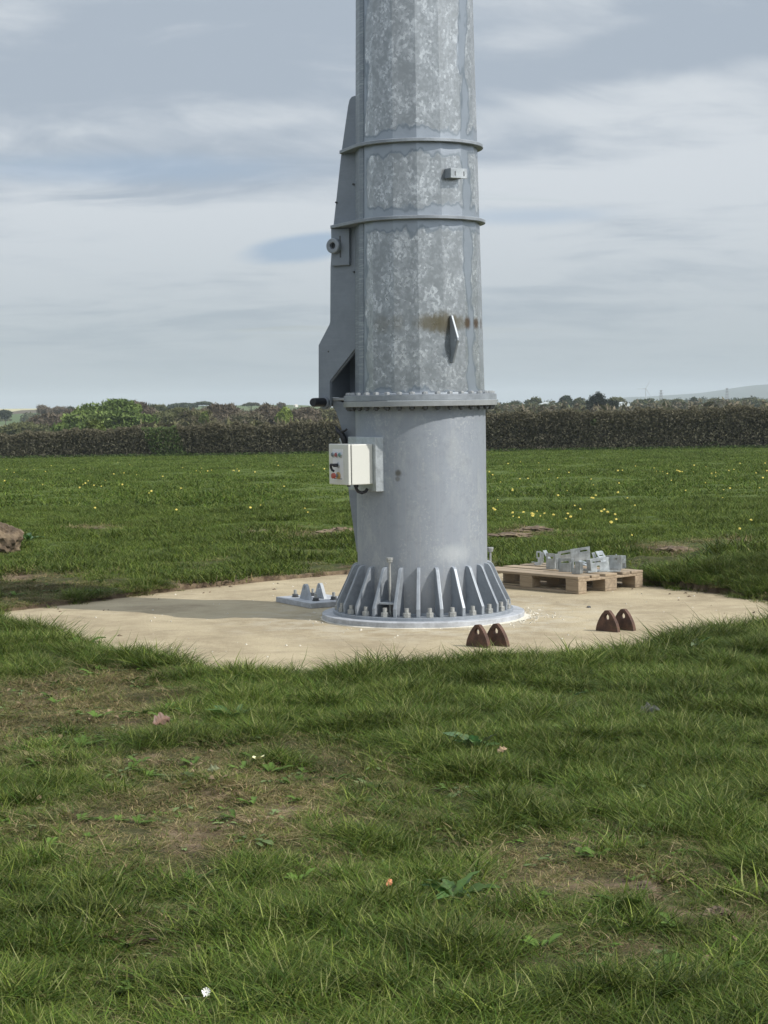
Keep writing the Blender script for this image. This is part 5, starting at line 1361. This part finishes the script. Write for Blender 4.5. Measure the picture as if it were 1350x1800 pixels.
tree('skyline_tree', 'spindly bare tree clump on the skyline just right of the tallest one', 'tree', 101, 713, 728, 34, 430, BR0, BR1, 0.18, 620, 'dome', 0.1, TL, 45, 1.2, 2.2)
tree('skyline_tree', 'round grey-green tree on the skyline at the left edge', 'tree', 9, 720, 736, 22, 480, DG0, DG1, 0.22, 900, 'round', 0, TL, 46)
tree('skyline_tree', 'dark round tree on the skyline left of the big green tree', 'tree', 124, 715, 724, 14, 480, DG0, DG1, 0.2, 500, 'round', 0, TL, 47)
tree('skyline_tree', 'small rounded tree on the skyline between the brown domes', 'tree', 494, 708, 718, 14, 520, BR0, BR1, 0.2, 500, 'round', 0, TL, 48)
# right side
tree('leafy_tree', 'greenish tree clump touching the right side of the mast flange', 'tree', 890, 705, 730, 60, 380, OL0, DG1, 0.24, 2000, 'dome', 0.1, TR, 51)
tree('leafy_tree', 'grey-green round tree, first lone crown right of the mast', 'tree', 939, 697, 722, 30, 420, DG0, OL1, 0.22, 1500, 'dome', 0.0, TR, 52)
tree('leafy_tree', 'dark round-headed tree between the two pale greenhouse roofs', 'tree', 994, 694, 715, 22, 420, DG0, DG1, 0.2, 1300, 'dome', 0.0, TR, 53)
tree('leafy_tree', 'smaller rounded tree left of the dark conifer', 'tree', 1018, 698, 716, 20, 420, DG0, OL1, 0.2, 1000, 'dome', 0.0, TR, 54)
tree('leafy_tree', 'wide grey-green tree behind the dark conifer to its right', 'tree', 1082, 696, 715, 34, 440, DG0, OL1, 0.22, 1300, 'dome', 0.1, TR, 55)
tree('leafy_tree', 'broad grey-green clump right of the second greenhouse roof', 'tree', 1128, 699, 718, 48, 430, OL0, DG1, 0.22, 1800, 'dome', 0.1, TR, 56)
tree('leafy_tree', 'low dull green clump below the left pylon', 'tree', 1180, 701, 718, 60, 450, DG0, OL1, 0.24, 1800, 'dome', 0.1, TR, 57)
tree('leafy_tree', 'small dark knob of a tree right of the left pylon', 'tree', 1219, 698, 712, 14, 470, DG0, DG1, 0.2, 700, 'dome', 0.1, TR, 58)
tree('leafy_tree', 'low brown-green clump below the right pylon', 'tree', 1262, 700, 716, 60, 470, BR0, OL1, 0.24, 1800, 'dome', 0.1, TR, 59)
tree('leafy_tree', 'low dark clump at the right edge under the hill', 'tree', 1315, 699, 714, 60, 480, DG0, OL1, 0.24, 1800, 'dome', 0.1, TR, 60)
tree('leafy_tree', 'low rounded clump in front of the first greenhouse roof', 'tree', 968, 709, 722, 60, 360, DG0, OL1, 0.22, 1600, 'dome', 0.1, TR, 61)

# dark ragged conifer
def conifer():
    t = at_y(1050, 691, 260); sc = 260 / 3300.0; zg = gz(t.x, t.y)
    o = thing('dark_conifer', 'dark ragged conifer, blackest tree on the skyline right of the mast', 'tree', (t.x, t.y, zg), 0, TR)
    P = []; g = random.Random(3); H = t.z - zg
    q = MB().tube([(0, 0, -0.3), (0.1, 0, H * 0.5), (0, 0, H * 0.97)], [0.25, 0.16, 0.05], 8)
    for k in range(64):
        f_ = g.uniform(0.66, 0.985); z0_ = H * f_ - 0.15; a_ = g.random() * 6.28
        l_ = (1.0 - f_) / 0.30 * 2.1 * g.uniform(0.45, 1.2) + 0.28
        e_ = Vector((l_ * math.cos(a_), l_ * math.sin(a_), z0_ + l_ * g.uniform(0.12, 0.45)))
        q.tube([(0, 0, z0_ - 0.2), e_], [0.06, 0.02], 5)
        for j in range(52):
            s_ = g.uniform(0.25, 1.05); P.append(Vector((0, 0, z0_)).lerp(e_, s_) + Vector([g.gauss(0, 0.14) for _ in range(3)]))
    for j in range(900):      # rounder clump on the right
        d = Vector([g.gauss(0, 1) for _ in range(3)]).normalized() * g.random() ** 0.4
        P.append(Vector((1.75 + d.x * 1.35, d.y * 1.3, H - 1.75 + d.z * 0.85)))
    P = np.array([tuple(p) for p in P]); V_, F_, C_ = quads(P, 0.13, shades(len(P), (0.010, 0.016, 0.012), (0.030, 0.042, 0.028)), elong=1.6)
    link('crown', np_mesh('crown', V_, F_, M['leaf'], False, C_), o); q.build('trunk', M['bark'], o)
conifer()

# far woodland that reads as one mass
def woodland():
    P = []; C = []; cores = []
    g = np.random.default_rng(8)
    for x0, x1, yt, dist, n, cA, cB in ((-340, 1750, 714, 600, 150, DG0, OL1), (840, 1700, 709, 330, 110, OL0, BR1), (840, 1750, 705, 760, 90, DG0, DG1), (-300, 620, 742, 330, 70, BR0, OL1), (840, 1700, 716, 190, 90, OL0, BR1), (230, 620, 735, 150, 46, BR0, OL1)):
        for _ in range(n):
            px = g.uniform(x0, x1); hzn = 705 - (px - 738) * 0.0154
            yt_ = yt + (hzn - 705) + g.uniform(-2, 3); t = at_y(px, yt_, dist * g.uniform(0.93, 1.07)); zg = gz(t.x, t.y); H = max(1.5, t.z - zg); rx = g.uniform(8, 17) * dist / 3300.0 * 1.3
            m = 260; d = g.normal(size=(m, 3)); d /= np.linalg.norm(d, axis=1)[:, None]; d[:, 2] = np.abs(d[:, 2]); d *= (g.random(m) ** 0.35)[:, None]
            P.append(np.array([t.x, t.y, zg]) + d * np.array([rx, rx, H])); C.append(shades(m, cA, cB) * g.uniform(0.8, 1.15))
            bv_, bf_ = blob(t.x, t.y, zg, rx * 0.8, rx * 0.7, H * 0.84, random.Random(len(P)), 10, 6); cores.append((bv_, bf_, np.tile(np.array(cA) * 0.7 + np.array(cB) * 0.3, (len(bv_), 1))))
    P = np.concatenate(P); C = np.concatenate(C)
    V_, F_, C_ = quads(P, 0.36, C, elong=1.3); V_, F_, C_ = join((V_, F_, C_), *cores)
    tag(link('far_woodland', np_mesh('far_woodland', V_, F_, M['leaf'], False, C_)), 'hazy far-off belt of woodland and hedges along the horizon', 'woodland', kind='stuff')
woodland()

# buildings and masts far away
def house(label, px, py, wpx, dist, cat='farm building', rot=0.3, h=2.2, rise=1.3, name='farmhouse', wallm=None, roofm=None, deep=5):
    p = at_y(px, py, dist); wdt = wpx * dist / 3300.0
    o = thing(name, label, cat, (p.x, p.y, p.z - h - rise), rot)
    MB().box((0, 0, h / 2), (wdt, deep, h)).build('wall', wallm or M['wall'], o)
    MB().prism([(-wdt / 2 - 0.1, 0), (wdt / 2 + 0.1, 0), (0, rise)] if wdt < 4 else [(-deep / 2 - 0.1, 0), (deep / 2 + 0.1, 0), (0, rise)], -(deep if wdt < 4 else wdt) / 2, (deep if wdt < 4 else wdt) / 2,
               (lambda a, b, c: (a, c, b + h + 0.003)) if wdt < 4 else (lambda a, b, c: (c, a, b + h + 0.003))).build('roof', roofm or M['slate'], o)
    return o
house('tiny white gabled farm building among the scrub at the far left', 111, 750, 8, 300, h=0.9, rise=0.6, deep=1.6, roofm=M['wall'])
house('tiny white building on the skyline just left of the mast hinge', 520, 710.5, 5, 520, h=0.5, rise=0.3, deep=2.0, roofm=M['wall'])
for lb, px, py, wpx in (('long pale greenhouse roof on the horizon, the one nearer the mast', 961, 706.5, 24), ('long pale greenhouse roof on the horizon right of the dark conifer', 1094, 706.5, 20)):
    house(lb, px, py, wpx, 400, 'greenhouse', 0.02, 0.7, 0.45, 'greenhouse', M['glassroof'], M['glassroof'], 6)
def turbine():
    p = at_y(1135, 683.5, 1900); zg = gz(p.x, p.y)
    o = thing('wind_turbine', 'tiny pale wind turbine on the horizon left of the pylons', 'wind turbine', (p.x, p.y, zg))
    H = p.z - zg
    MB().tube([(0, 0, 0), (0, 0, H)], [0.55, 0.35], 10).build('tower', M['far_white'], o)
    MB().box((0, 0.3, H + 0.2), (1.0, 2.4, 1.0)).build('nacelle', M['far_white'], o)
    for k in range(3):
        a_ = R(62 + 120 * k); L_ = 9.0
        MB().tube([(0, -1.2, H + 0.2), (L_ * 0.25 * math.cos(a_), -1.2, H + 0.2 + L_ * 0.25 * math.sin(a_)), (L_ * math.cos(a_), -1.2, H + 0.2 + L_ * math.sin(a_))], [0.25, 0.36, 0.10], 6).build('blade', M['far_white'], o)
turbine()
def pylon(label, px, ptop, dist):
    p = at_y(px, ptop, dist); zg = gz(p.x, p.y); H = p.z - zg
    o = thing('electricity_pylon', label, 'pylon', (p.x, p.y, zg), 0.5, 'pylons on the horizon')
    q = MB(); b0, b1 = 1.7, 0.35
    def corner(i, f_): w_ = b0 + (b1 - b0) * f_; return Vector(((1, 1, -1, -1)[i] * w_, (1, -1, -1, 1)[i] * w_, H * f_))
    for i in range(4): q.tube([corner(i, 0), corner(i, 1)], 0.16, 4)
    for j in range(8):
        f0, f1 = j / 8, (j + 1) / 8
        for i in range(4): q.tube([corner(i, f0), corner((i + 1) % 4, f1)], 0.10, 4); q.tube([corner((i + 1) % 4, f0), corner(i, f1)], 0.10, 4)
    q.build('lattice_frame', M['far_steel'], o)
    for f_, l_ in ((0.97, 1.6), (0.85, 2.3), (0.72, 1.9)): MB().tube([(-l_, 0, H * f_), (l_, 0, H * f_)], 0.15, 4).build('cross_arm', M['far_steel'], o)
pylon('grey lattice pylon on the horizon, the left one of two', 1162, 685.5, 1500)
pylon('grey lattice pylon on the horizon, the right one of two, against the hill', 1278, 682, 1500)

# pale blue hill on the right horizon
def hill():
    xs = np.linspace(-400, 2600, 120); ys = np.linspace(3000, 4600, 26); vs = []; fs = []
    key = [(-400, -12), (at_y(1060, 700, 3700).x, -4)] + [(at_y(px, py, 3700).x, at_y(px, py, 3700).z) for px, py in ((1110, 698), (1150, 697), (1220, 692.5), (1270, 689), (1300, 684.5), (1350, 676))]
    kx = [k[0] for k in key] + [1000, 1500, 2600]; kz = [k[1] for k in key] + [38, 42, 30]
    for j, yy in enumerate(ys):
        f_ = math.sin(math.pi * j / (len(ys) - 1)) ** 0.7
        for xx in xs:
            h_ = float(np.interp(xx, kx, kz)) + float(fbm(np.array([xx / 150]), np.array([yy / 150]), 31, 3)[0]) * 1.2
            vs.append((xx, yy, -14 + (h_ + 14) * f_))
    m = len(xs)
    for j in range(len(ys) - 1):
        for i in range(m - 1): fs.append((j * m + i, j * m + i + 1, (j + 1) * m + i + 1, (j + 1) * m + i))
    tag(MB().add(vs, fs, True).build('hill', M['hill']), kind='structure')
hill()

# ------------------------------------------------------------------ haze: thin air that blues the distance
hm, hn, ho = mat('air_haze')
pv = hn.node('ShaderNodeVolumePrincipled', {'Color': (0.70, 0.78, 0.87, 1), 'Density': 0.00024, 'Anisotropy': 0.0})
hn.l.new(pv.outputs[0], ho.inputs['Volume'])
tag(MB().box((0, 4050, 12), (10600, 8300, 68)).build('haze', hm), 'thin pale haze over the fields', 'haze', kind='stuff')
